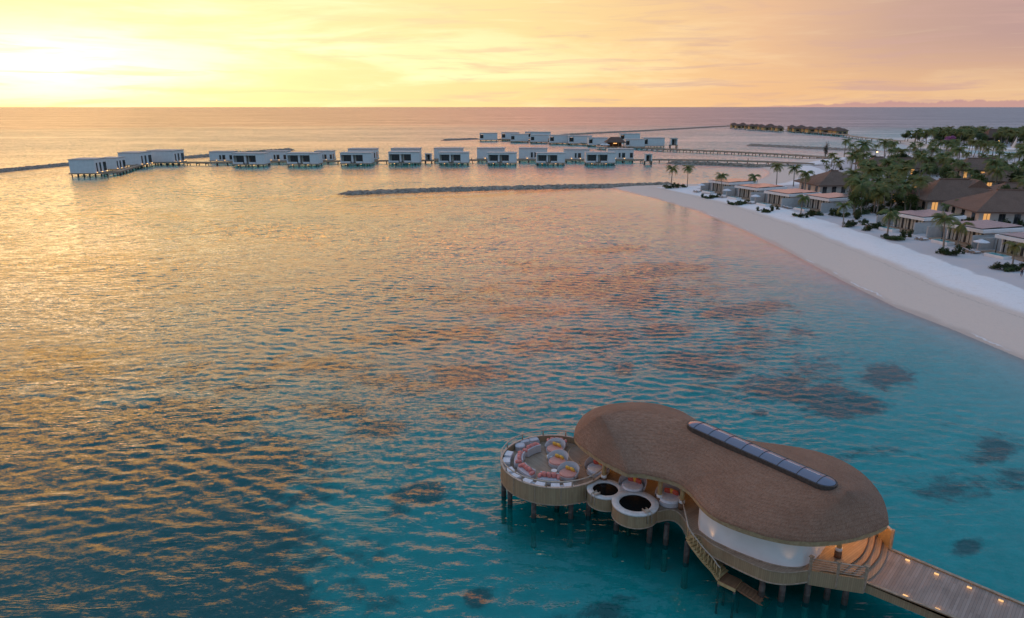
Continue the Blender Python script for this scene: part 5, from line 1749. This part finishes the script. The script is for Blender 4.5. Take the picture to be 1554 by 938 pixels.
hall(1340, 306, 12, 9, 3.4, 3.2, R(10), 'small hall with a warm-lit wall hidden in the dense palm grove', ridge=.3, lit=(0, 1, 2))
hall(1532, 303.5, 10, 7, 3.0, 2.4, R(-10), 'low brown-roofed annex beside the lawn behind the wide hall', ridge=.4)
# lit open-air bar
c = on_land(1402, 288)
o = empty('lit_bar', c); tag(o, 'glowing open-air bar between the palms above the gabled hall', 'bar')
m = MB(); m.box((0, 0, 0.9), (12, 3, 1.8)); m.build('counter', M['plaster_warm'], o)
m = MB(); m.box((-2.6, -1.56, 1.2), (4.2, 0.1, 0.8)); m.box((2.8, -1.56, 1.2), (3.6, 0.1, 0.8)); m.build('lamp', M['glowsoft'], o)
m = hip_roof(MB(), 6, 3.4, 3.3, 1.6, ov=.5, ridge=.3); m.build('roof', M['shingle'], o)
for x in (-2.6, 2.6):
    m = MB(); m.cyl((x, -1.2, 1.81), (x, -1.2, 2.94), 0.12, 0.12, 6); m.build('column', M['stairwood'], o)
# pools, lawn and paving (setting)
def ground_patch(name, pts, mat, dz, kind='structure'):
    P = [on_land(*p) for p in pts]
    z = max(land_z(p.x, p.y) for p in P) + dz
    m = MB(); Q = [xy(p) for p in catmull([Vector((p.x, p.y, z)) for p in P], 5)]
    m.prism(Q, z - 0.6, z, 0); ob = m.build(name, mat); tag(ob, kind=kind)
    return ob


ground_patch('lawn', [(1494, 291), (1515, 289), (1548, 288), (1552, 296), (1530, 300), (1503, 299)], M['grass'], 0.05)
ground_patch('lawn', [(1530, 315), (1565, 305), (1600, 318), (1570, 330)], M['grass'], 0.05)
ground_patch('path', [(1505, 303), (1530, 302.5), (1546, 297), (1556, 291), (1560, 296), (1545, 305), (1520, 307)], M['stone'], 0.09)


def pool(pts, label):
    P = [on_land(*p) for p in pts]; c = sum(P, Vector()) / len(P); z = c.z
    o = empty('swimming_pool', c); tag(o, label, 'pool', 'turquoise pools between the halls')
    Q = catmull([Vector((p.x - c.x, p.y - c.y, 0)) for p in P], 6)
    m = MB(); m.prism([(q.x * 1.12, q.y * 1.12) for q in Q], -0.6, 0.26, 0); m.build('coping', M['stone'], o)
    m = MB(); m.prism([xy(q) for q in Q], 0.1, 0.29, 0); m.build('pool_water', M['pool'], o)


pool([(1345, 274), (1365, 272), (1378, 276), (1368, 283), (1350, 281)], 'turquoise pool below the long hall among the palms')
pool([(1436, 260), (1452, 258), (1456, 263), (1444, 265)], 'small turquoise pool left of the amber-lit hall')
pool([(1470, 266), (1500, 267), (1502, 272), (1475, 274)], 'narrow turquoise pool in front of the amber-lit hall')

# ------------------------------------------------------------------ vegetation
def palm_proto(seed, hgt, nf=19, fl=3.1, lean=0.6, droop=1.0):
    r_ = random.Random(seed)
    o = empty('coconut_palm')
    m = MB()
    la = r_.uniform(0, 2 * PI); pts = []
    for i in range(9):
        t = i / 8
        off = lean * (t ** 1.7)
        pts.append(Vector((math.cos(la) * off, math.sin(la) * off, hgt * t - 0.25 * (1 - t))))
    m.tube(pts, [0.21 - 0.10 * (i / 8) + (0.08 if i == 0 else 0) for i in range(9)], 8)
    m.build('trunk', M['trunk'], o)
    top = pts[-1]
    m = MB()
    for k in range(nf):
        a = k * 2.39996 + r_.uniform(-.25, .25)
        up = r_.uniform(-0.25, 1.15) if k > 4 else r_.uniform(0.9, 1.35)
        L_ = fl * r_.uniform(0.8, 1.1)
        seg = 11
        p = top.copy(); el = up
        d_h = Vector((math.cos(a), math.sin(a), 0)); sd_ = Vector((-math.sin(a), math.cos(a), 0))
        prev = None
        for i in range(seg + 1):
            t = i / seg
            tang = d_h * math.cos(el) + Vector((0, 0, math.sin(el)))
            nrm_ = sd_.cross(tang)
            if i > 0:
                wl = 0.72 * math.sin(PI * min(1, t * 0.92 + 0.08)) ** 0.7 + 0.06
                w0 = 0.17 * (1.2 - t)
                for sg in (-1, 1):
                    for half in (0, 1):
                        jit = r_.uniform(.8, 1.15)
                        b0 = p.lerp(prev, 0.5 * half + 0.0) if prev else p
                        tip = b0 + (sd_ * sg * 0.78 + tang * 0.55 - Vector((0, 0, 0.36 + 0.2 * t)) * droop + nrm_ * 0.1) * wl * jit
                        b1 = b0 + tang * w0
                        m.face((m.vert(b0), m.vert(b1), m.vert(tip + tang * w0 * .3), m.vert(tip)), 0)
                # rachis
                q0, q1 = prev, p
                m.face((m.vert(q0 + sd_ * .025), m.vert(q1 + sd_ * .02), m.vert(q1 - sd_ * .02), m.vert(q0 - sd_ * .025)), 0)
            prev = p.copy()
            p = p + tang * (L_ / seg)
            el -= (0.155 + 0.06 * t) * droop * r_.uniform(.85, 1.15)
    m.build('crown', M['frond'], o)
    return o, hgt


PALMS = [palm_proto(1, 6.6, 24, 3.5, 0.7), palm_proto(2, 5.8, 22, 3.3, 1.3), palm_proto(3, 7.6, 25, 3.6, 0.5), palm_proto(4, 4.8, 20, 3.1, 0.3, 1.2), palm_proto(5, 7.0, 22, 3.5, 2.0)]
palm_used = [False] * len(PALMS)


def put(protos, used, k, c, s, rz, label, cat, group, zs=1.0):
    pr_ = protos[k]
    pr_ = pr_[0] if isinstance(pr_, tuple) else pr_
    o = pr_ if not used[k] else copy_tree(pr_)
    used[k] = True
    o.location = c; o.rotation_euler = (R(random.uniform(-3, 3)), R(random.uniform(-3, 3)), rz); o.scale = (s, s, s * zs)
    tag(o, label, cat, group)
    return o


def palm_at(px, py, ytop, label, group, k=None):
    c = on_land(px, py)
    k = random.randrange(len(PALMS)) if k is None else k
    hw = (py - ytop) / px_scale(c) * 1.03
    s = hw / (PALMS[k][1] + 0.9)
    put(PALMS, palm_used, k, (c.x, c.y, c.z - 0.05), s, random.uniform(0, 6.28), label, 'palm', group)
    return c


IND = [(1018, 284.5, 253.5, 'lone coconut palm on the sandspit tip, the left of the pair over a hedge', 0), (1043, 283.5, 253, 'lone coconut palm on the sandspit tip, the right of the pair over a hedge', 2),
       (1094, 296, 265, 'coconut palm standing against the beach villa at the spit tip', 0), (1141, 291, 265, 'broad palm rising behind the roofs of the first two beach villas', 3),
       (1178, 283, 250, 'tall palm with a thin pale trunk by the curved bay beach', 2), (1204, 283, 253, 'tall palm with pale leaning trunk right of the bay beach', 1), (1221, 292, 260, 'dense dark palm right of the bay beach beside the large brown roof', 3),
       (1215, 325, 297, 'young palm with a thin trunk in front of the grove-side beach villa', 3), (1279, 345, 309, 'short spreading palm on the open sand in front of the grove', 1), (1346, 362, 320, 'yellowing palm with twin stems on the sand beside the grey garden wall', 3),
       (1431, 382, 327, 'slender palm with dark trunk base on the open beach', 0), (1452, 375, 337, 'small palm lit by the wall lamp of the middle near beach villa', 3), (1536, 405, 368, 'bushy young palm on sand near the right edge beach villa', 3),
       (1306, 328, 286, 'tall palm with long leaning pale trunk at the front of the grove', 4), (1376, 316, 283, 'tall palm right of the grove in front of the pale hall', 0), (1330, 325, 292, 'dark low palm in the front rank of the grove', 3),
       (1281, 238, 213, 'tall palm against the water beside the end of the far breakwater', 2), (1293, 240, 219, 'second palm beside the end of the far breakwater', 0), (1310, 262, 217, 'tall bushy palm in the yellow-green clump beyond the white sand', 2), (1341, 250, 214, 'tall palm standing above the water line beyond the sand', 2),
       (1394, 277, 235, 'very tall thin palm in front of the long hall', 0), (1437, 256, 233, 'palm with pale trunk between the long hall and the amber-lit hall', 0), (1540, 262, 230, 'tall palm on the right edge above the lagoon', 2), (1474, 295, 280, 'dark palm in front of the amber-lit hall', 1)]
for px, py, yt, lab, k in IND:
    palm_at(px, py, yt, lab, 'single coconut palms', k)

OCC = [(Vector(o.location[:2] if False else (o.location.x, o.location.y)), 7.5) for o in COL.objects if o.name.startswith(('resort_hall', 'lit_bar'))] + [(Vector((b.x, b.y)) + Vector((5, 0)), 7.5) for b, _ in BPOS]
SEEN = []


def scatter(region, nmax, mind, yh, label, group, hrange, kinds=None, tries=4000):
    xs = [p[0] for p in region]; ys = [p[1] for p in region]
    got = 0
    W_ = [on_land(*p) for p in region]
    for _ in range(tries):
        if got >= nmax: break
        px, py = random.uniform(min(xs), max(xs)), random.uniform(min(ys), max(ys))
        ins = False
        for i in range(len(region)):
            (ax_, ay_), (bx_, by_) = region[i], region[(i + 1) % len(region)]
            if (ay_ > py) != (by_ > py) and px < (bx_ - ax_) * (py - ay_) / (by_ - ay_) + ax_: ins = not ins
        if not ins: continue
        c = on_land(px, py); v2 = Vector((c.x, c.y))
        if land_z(c.x, c.y) < 0.25: continue
        if any((v2 - q).length < mind for q in SEEN): continue
        if any((v2 - q).length < rad_ for q, rad_ in OCC): continue
        SEEN.append(v2); got += 1
        yield c, random.uniform(*hrange)


GROVES = [([(1282, 300), (1316, 296), (1360, 296), (1392, 302), (1398, 322), (1350, 322), (1318, 330), (1290, 327), (1278, 312)], 22, 3.0, 'coconut palm in the dense grove between the spit villas and the pale hall', 'palms of the dense grove', (7.0, 10.0)),
          ([(1292, 246), (1330, 240), (1420, 240), (1430, 252), (1420, 285), (1350, 292), (1300, 286), (1288, 262)], 32, 5.0, 'coconut palm among the pools and halls in the middle of the resort', 'palms in the middle of the resort', (6.5, 10)),
          ([(1420, 250), (1575, 243), (1590, 262), (1590, 320), (1560, 318), (1500, 300), (1430, 292)], 44, 4.0, 'coconut palm around the brown halls at the right edge of the resort', 'palms around the right-hand halls', (6, 10)),
          ([(1366, 214), (1400, 213), (1440, 212), (1500, 212), (1580, 211), (1580, 223), (1440, 221), (1380, 218.5)], 95, 3.0, 'distant coconut palm in the tree line of the far strip', 'palms of the far strip', (8, 12.5)),
          ([(1325, 236.5), (1440, 234.5), (1585, 238), (1585, 243), (1440, 240), (1330, 240)], 34, 4.0, 'coconut palm along the lagoon shore behind the resort halls', 'palms along the lagoon shore', (6.5, 10)),
          ([(1225, 262), (1262, 250), (1300, 240), (1320, 246), (1296, 268), (1290, 280)], 9, 5.0, 'small palm on the white sand flat beyond the large brown roof', 'palms on the white sand flat', (4.5, 7.5)),
          ([(1420, 330), (1455, 328), (1560, 345), (1640, 372), (1640, 350), (1560, 330)], 12, 3.0, 'low palm between the nearest beach villas and the wide hall', 'palms behind the nearest beach villas', (3.5, 5.0))]
for reg, nmax, mind, lab, grp, hr_ in GROVES:
    for c, h in scatter(reg, nmax, mind, None, lab, grp, hr_):
        k = random.randrange(len(PALMS))
        put(PALMS, palm_used, k, (c.x, c.y, c.z - 0.05), h / (PALMS[k][1] + .9), random.uniform(0, 6.28), lab, 'palm', grp)


def leafy(name, seed, mat, rx, rz_, zc, nleaf, clumps, size, trunk=None):
    r_ = random.Random(seed)
    m = MB()
    cl = []
    for _ in range(clumps):
        a = r_.uniform(0, 2 * PI); rr_ = rx * r_.uniform(0.1, 0.72)
        cl.append((Vector((math.cos(a) * rr_, math.sin(a) * rr_, zc + rz_ * r_.uniform(-.55, .6))), rx * r_.uniform(.28, .5)))
    for i in range(nleaf):
        c, rad = cl[i % clumps]
        d = Vector((r_.gauss(0, 1), r_.gauss(0, 1), r_.gauss(0, 1))).normalized() * rad * (r_.random() ** 0.4)
        d.z *= rz_ / rx * 1.2
        p = c + d
        u = Vector((r_.gauss(0, 1), r_.gauss(0, 1), r_.gauss(0, .6))).normalized(); w = u.orthogonal().normalized()
        s = size * r_.uniform(.6, 1.3)
        m.face((m.vert(p - u * s), m.vert(p + w * s * .45), m.vert(p + u * s), m.vert(p - w * s * .45)), 0)
    if trunk:
        o = empty(name)
        t = MB(); t.tube([(0, 0, -0.2), (0.1, 0.05, trunk * .5), (0, 0.1, trunk)], [0.22, .16, .12], 7)
        for k in range(5):
            a = k * 1.3; t.tube([(0, 0.05, trunk * (.55 + .08 * k)), (math.cos(a) * rx * .35, math.sin(a) * rx * .35, trunk + rz_ * .3), (math.cos(a) * rx * .55, math.sin(a) * rx * .55, trunk + rz_ * .6)], [.1, .07, .03], 5)
        t.build('trunk', M['trunk'], o)
        m.build('crown', mat, o)
        return o
    return m.build(name, mat)


TREES = [leafy('broadleaf_tree', 21, M['leaf'], 2.9, 2.2, 4.2, 1100, 16, 0.34, 3.4), leafy('broadleaf_tree', 22, M['leaf'], 2.4, 2.6, 4.6, 1000, 14, 0.32, 3.8), leafy('broadleaf_tree', 23, M['leaf'], 3.3, 1.9, 3.6, 1200, 18, 0.36, 3.0)]
BUSH = [leafy('shrub', 31, M['bushleaf'], 1.5, 0.9, 0.7, 520, 10, 0.20), leafy('shrub', 32, M['bushleaf'], 1.2, 1.1, 0.8, 460, 8, 0.20), leafy('shrub', 33, M['leaf'], 1.9, 0.7, 0.55, 600, 12, 0.22)]
tu, bu = [False] * 3, [False] * 3
SEEN = []
for reg, nmax, mind, lab, grp, hr_ in [
        ([(1280, 300), (1392, 298), (1400, 322), (1350, 324), (1318, 331), (1284, 328)], 9, 2.8, 'dark broadleaf tree under the palms of the dense grove', 'trees of the dense grove', (0.7, 1.0)),
        ([(1292, 246), (1430, 240), (1430, 285), (1300, 288)], 18, 5.0, 'broadleaf tree among the pools and halls in the middle of the resort', 'trees in the middle of the resort', (0.7, 1.15)),
        ([(1420, 250), (1585, 246), (1585, 322), (1560, 318), (1430, 294)], 24, 5.0, 'broadleaf tree around the brown halls at the right of the resort', 'trees around the right-hand halls', (0.7, 1.15)),
        ([(1366, 214.5), (1500, 212), (1580, 212), (1580, 223), (1380, 218.5)], 70, 3.5, 'distant broadleaf tree in the tree line of the far strip', 'trees of the far strip', (1.0, 1.6))]:
    for c, h in scatter(reg, nmax, mind, None, lab, grp, hr_):
        k = random.randrange(3)
        put(TREES, tu, k, (c.x, c.y, c.z - 0.05), h, random.uniform(0, 6.28), lab, 'tree', grp)
# shrubs: hedge at the spit tip, planting in front of every beach villa, undergrowth
SH = []
for i, x in enumerate((1013, 1021, 1029, 1037)):
    SH.append((x, 285.5 - 0.3 * i, 1.0, 'shrub in the low hedge under the pair of palms on the spit tip', 'hedge shrubs on the spit tip'))
for i, ((px, py), nm) in enumerate(zip(BUN, ('spit tip', 'second', 'third', 'grove-side', 'first near', 'middle near', 'edge-cut'))):
    k = px_scale(on_land(px, py)) / 5.0
    for dx, dy, s in ((-14, 5, 1.0), (-20, 7, .8), (-27, 6.5, .9), (-6, 3, .8), (-35, 5, .8)):
        SH.append((px + dx * k - 4, py + dy * k, s, 'green shrub planted on the sand in front of the %s beach villa' % nm, 'shrubs in front of the beach villas'))
for px, py in ((1262, 327), (1270, 328), (1280, 329), (1242, 327), (1232, 326), (1300, 333), (1292, 343), (1286, 344), (1310, 341), (1324, 345), (1334, 347), (1316, 350)):
    SH.append((px, py, 1.0, 'green shrub on the sand at the front edge of the dense palm grove', 'shrubs at the edge of the grove'))
for px, py in ((1252, 272), (1240, 268), (1262, 262), (1276, 258), (1248, 246), (1301, 268)):
    SH.append((px, py, 1.1, 'dark shrub on the white sand flat beyond the large brown roof', 'shrubs on the white sand flat'))
for px, py, s, lab, grp in SH:
    c = on_land(px, py)
    put(BUSH, bu, random.randrange(3), (c.x, c.y, c.z - 0.03), s * random.uniform(.8, 1.15), random.uniform(0, 6.28), lab, 'shrub', grp)
for reg, nmax, mind, lab, grp, hr_ in [([(1282, 300), (1392, 300), (1400, 326), (1350, 328), (1318, 333), (1284, 330)], 30, 1.6, 'undergrowth shrub beneath the dense palm grove', 'undergrowth of the dense grove', (1.0, 1.5)),
                                       ([(1292, 250), (1640, 246), (1640, 322), (1560, 318), (1430, 294), (1300, 288)], 70, 3.0, 'low shrub between the halls and pools of the resort', 'shrubs between the halls', (0.9, 1.6)),
                                       ([(1420, 335), (1560, 350), (1640, 372), (1640, 350), (1560, 332), (1430, 330)], 20, 2.0, 'low shrub behind the roofs of the nearest beach villas', 'shrubs behind the nearest villas', (0.8, 1.2))]:
    for c, h in scatter(reg, nmax, mind, None, lab, grp, hr_):
        put(BUSH, bu, random.randrange(3), (c.x, c.y, c.z - 0.03), h, random.uniform(0, 6.28), lab, 'shrub', grp)
# wispy casuarina and flowering tree
cas = leafy('casuarina_tree', 41, M['dryleaf'], 1.8, 4.2, 5.2, 900, 18, 0.26, 7.5)
c = on_land(1252, 240); cas.location = c; tag(cas, 'tall wispy greyish tree standing between the two jetty ends', 'tree')
fl = leafy('flowering_tree', 42, M['bloom'], 3.0, 2.4, 3.4, 1000, 14, 0.4, 2.4)
c = on_land(1440, 221); fl.location = c; fl.scale = (1.5, 1.5, 1.35); tag(fl, 'bright magenta flowering tree on the far strip of beach', 'tree')
# beach bits on the far strip
c = on_land(1538, 229)
o = empty('sailing_boat', c); tag(o, 'small beached sailing boat with a white triangular sail near the right edge', 'boat')
m = MB()
ringz = [(-2.1, 0.05, .55), (-1.2, .55, .42), (0.3, .7, .38), (1.6, .6, .4), (2.0, .5, .42)]
rows_ = []
for y, hwid, z in ringz:
    rows_.append([m.vert((-hwid, y, z)), m.vert((-hwid * .6, y, 0.05)), m.vert((hwid * .6, y, 0.05)), m.vert((hwid, y, z))])
for a, b in zip(rows_[:-1], rows_[1:]):
    for i in range(4):
        j = (i + 1) % 4; m.face((a[i], a[j], b[j], b[i]))
m.face(rows_[0]); m.face(rows_[-1][::-1]); m.build('hull', M['plaster'], o)
m = MB(); m.cyl((0, -.4, 0.35), (0, -.4, 6.2), 0.06, 0.04, 6); m.build('mast', M['metal'], o)
m = MB(); v = [m.vert(q) for q in ((0.03, -.35, 1.0), (1.1, 1.8, 1.1), (0.05, -.35, 6.0), (-.03, -.35, 1.0), (1.04, 1.8, 1.1), (-.01, -.35, 6.0))]
m.face((v[0], v[1], v[2])); m.face((v[4], v[3], v[5])); m.face((v[0], v[2], v[5], v[3])); m.face((v[1], v[4], v[5], v[2])); m.face((v[0], v[3], v[4], v[1])); m.build('sail', M['white_fabric'], o)
o.scale = (1.6, 1.6, 1.6); o.rotation_euler = (0, 0, R(30))
# lamps on posts that the photograph shows lit
for px, py, h, lab in ((1514, 224, 4.5, 'lit lamp post in front of the far palms near the right'), (1424, 225.5, 3.5, 'lit lamp post left of the magenta tree'), (1330, 240, 3.2, 'lit lamp post at the edge of the sand below the far palms')):
    c = on_land(px, py)
    o = empty('lamp_post', c); tag(o, lab, 'lamp post', 'lit lamp posts')
    m = MB(); m.cyl((0, 0, 0), (0, 0, h), 0.08, 0.06, 8); m.build('post', M['frame'], o)
    m = MB(); m.blob((0, 0, h + 0.28), (0.35, 0.35, 0.28), 12); m.build('lamp_shade', M['glow'], o)

# ------------------------------------------------------------------ people
def person(name_cloth, stride=0.28):
    """continuous skinned body with clothing, facing -Y, 1.7 m"""
    def skin(pts, edges, rad, name, mat, parent, root=0):
        me = bpy.data.meshes.new(name); me.from_pydata(pts, edges, []); me.materials.append(mat)
        ob = bpy.data.objects.new(name, me); COL.objects.link(ob)
        if parent is not None: ob.parent = parent
        md = ob.modifiers.new('skin', 'SKIN'); md.use_smooth_shade = True
        sv = me.skin_vertices[0].data
        for i, r_ in enumerate(rad): sv[i].radius = (r_, r_ * .85); sv[i].use_root = (i == root)
        s2 = ob.modifiers.new('sub', 'SUBSURF'); s2.levels = 1; s2.render_levels = 1
        return ob
    s = stride
    pts = [(0, 0, .92), (0, 0, 1.12), (0, -.01, 1.34), (0, -.01, 1.46), (0, -.03, 1.56), (0, -.04, 1.66),
           (.09, 0, .88), (.10, -s * .6, .48), (.10, -s, .07), (.10, -s - .14, .03),
           (-.09, 0, .88), (-.10, s * .3, .48), (-.10, s * 1.1, .10), (-.10, s * 1.1 - .13, .03),
           (.19, 0, 1.36), (.25, .08, 1.10), (.24, -.04, .88), (.235, -.10, .78), (-.19, 0, 1.36), (-.25, -.10, 1.10), (-.23, -.22, .92), (-.225, -.28, .83)]
    ed = [(0, 1), (1, 2), (2, 3), (3, 4), (4, 5), (0, 6), (6, 7), (7, 8), (8, 9), (0, 10), (10, 11), (11, 12), (12, 13), (2, 14), (14, 15), (15, 16), (16, 17), (2, 18), (18, 19), (19, 20), (20, 21)]
    rad = [.14, .13, .15, .055, .095, .085, .09, .062, .042, .04, .09, .062, .042, .04, .055, .042, .034, .036, .055, .042, .034, .036]
    body = skin(pts, ed, rad, 'person', M['skin'], None)
    skin([(0, 0, .94), (0, 0, 1.12), (0, -.01, 1.36), (.19, 0, 1.37), (.23, .05, 1.18), (-.19, 0, 1.37), (-.23, -.06, 1.18)], [(0, 1), (1, 2), (2, 3), (3, 4), (2, 5), (5, 6)], [.165, .15, .168, .072, .066, .072, .066], 'shirt', M[name_cloth], body)
    skin([(0, 0, .92), (.09, 0, .87), (.10, -s * .6, .48), (.10, -s * .97, .13), (-.09, 0, .87), (-.10, s * .3, .48), (-.10, s * 1.06, .16)], [(0, 1), (1, 2), (2, 3), (0, 4), (4, 5), (5, 6)], [.158, .106, .082, .062, .106, .082, .062], 'trousers', M['navy'], body)
    m = MB(); m.blob((0, -.02, 1.655), (.098, .108, .095), 14); m.build('hair', M['hair'], body)
    return body


c = on_land(1549.5, 419.5)
pe = person('navy'); pe.location = (c.x, c.y, c.z - 0.01); pe.rotation_euler = (0, 0, R(-40)); tag(pe, 'person in dark clothing walking on the beach at the right edge', 'person', 'people')
for px, py, z, cl, lab, rz in ((1083.5, 229.5, 2.2, 'navy', 'person in dark clothing on the farther timber jetty', 80), (1135, 244.8, 2.2, 'redcloth', 'person in red on the jetty next to the small bay', 95), (716, 243.4, 2.2, 'redcloth', 'person in red on the jetty between two glazed villas', -70)):
    q = person(cl); w_ = G(px, py, z); q.location = w_; q.rotation_euler = (0, 0, R(rz)); tag(q, lab, 'person', 'people')
# ------------------------------------------------------------------ camera and render settings
cam = bpy.data.cameras.new('camera'); cam.sensor_width = 36.0; cam.lens = 36.0 * FPX / 1554.0
cam.clip_start = 0.5; cam.clip_end = 150000
co_ = bpy.data.objects.new('camera', cam); COL.objects.link(co_)
co_.location = (0, 0, CAM_H); co_.rotation_euler = (R(90) - PITCH, 0, 0)
SC.camera = co_
SC.view_settings.view_transform = 'Standard'; SC.view_settings.look = 'None'
SC.view_settings.exposure = 0.0; SC.view_settings.gamma = 1.0; SC.view_settings.use_curve_mapping = False
SC.render.engine = 'CYCLES'
SC.cycles.use_denoising = True
try:
    SC.cycles.denoiser = 'OPENIMAGEDENOISE'
except Exception:
    pass
SC.cycles.max_bounces = 6; SC.cycles.diffuse_bounces = 3; SC.cycles.glossy_bounces = 3; SC.cycles.transparent_max_bounces = 10
SC.cycles.caustics_reflective = False; SC.cycles.caustics_refractive = False
SC.cycles.sample_clamp_indirect = 4.0
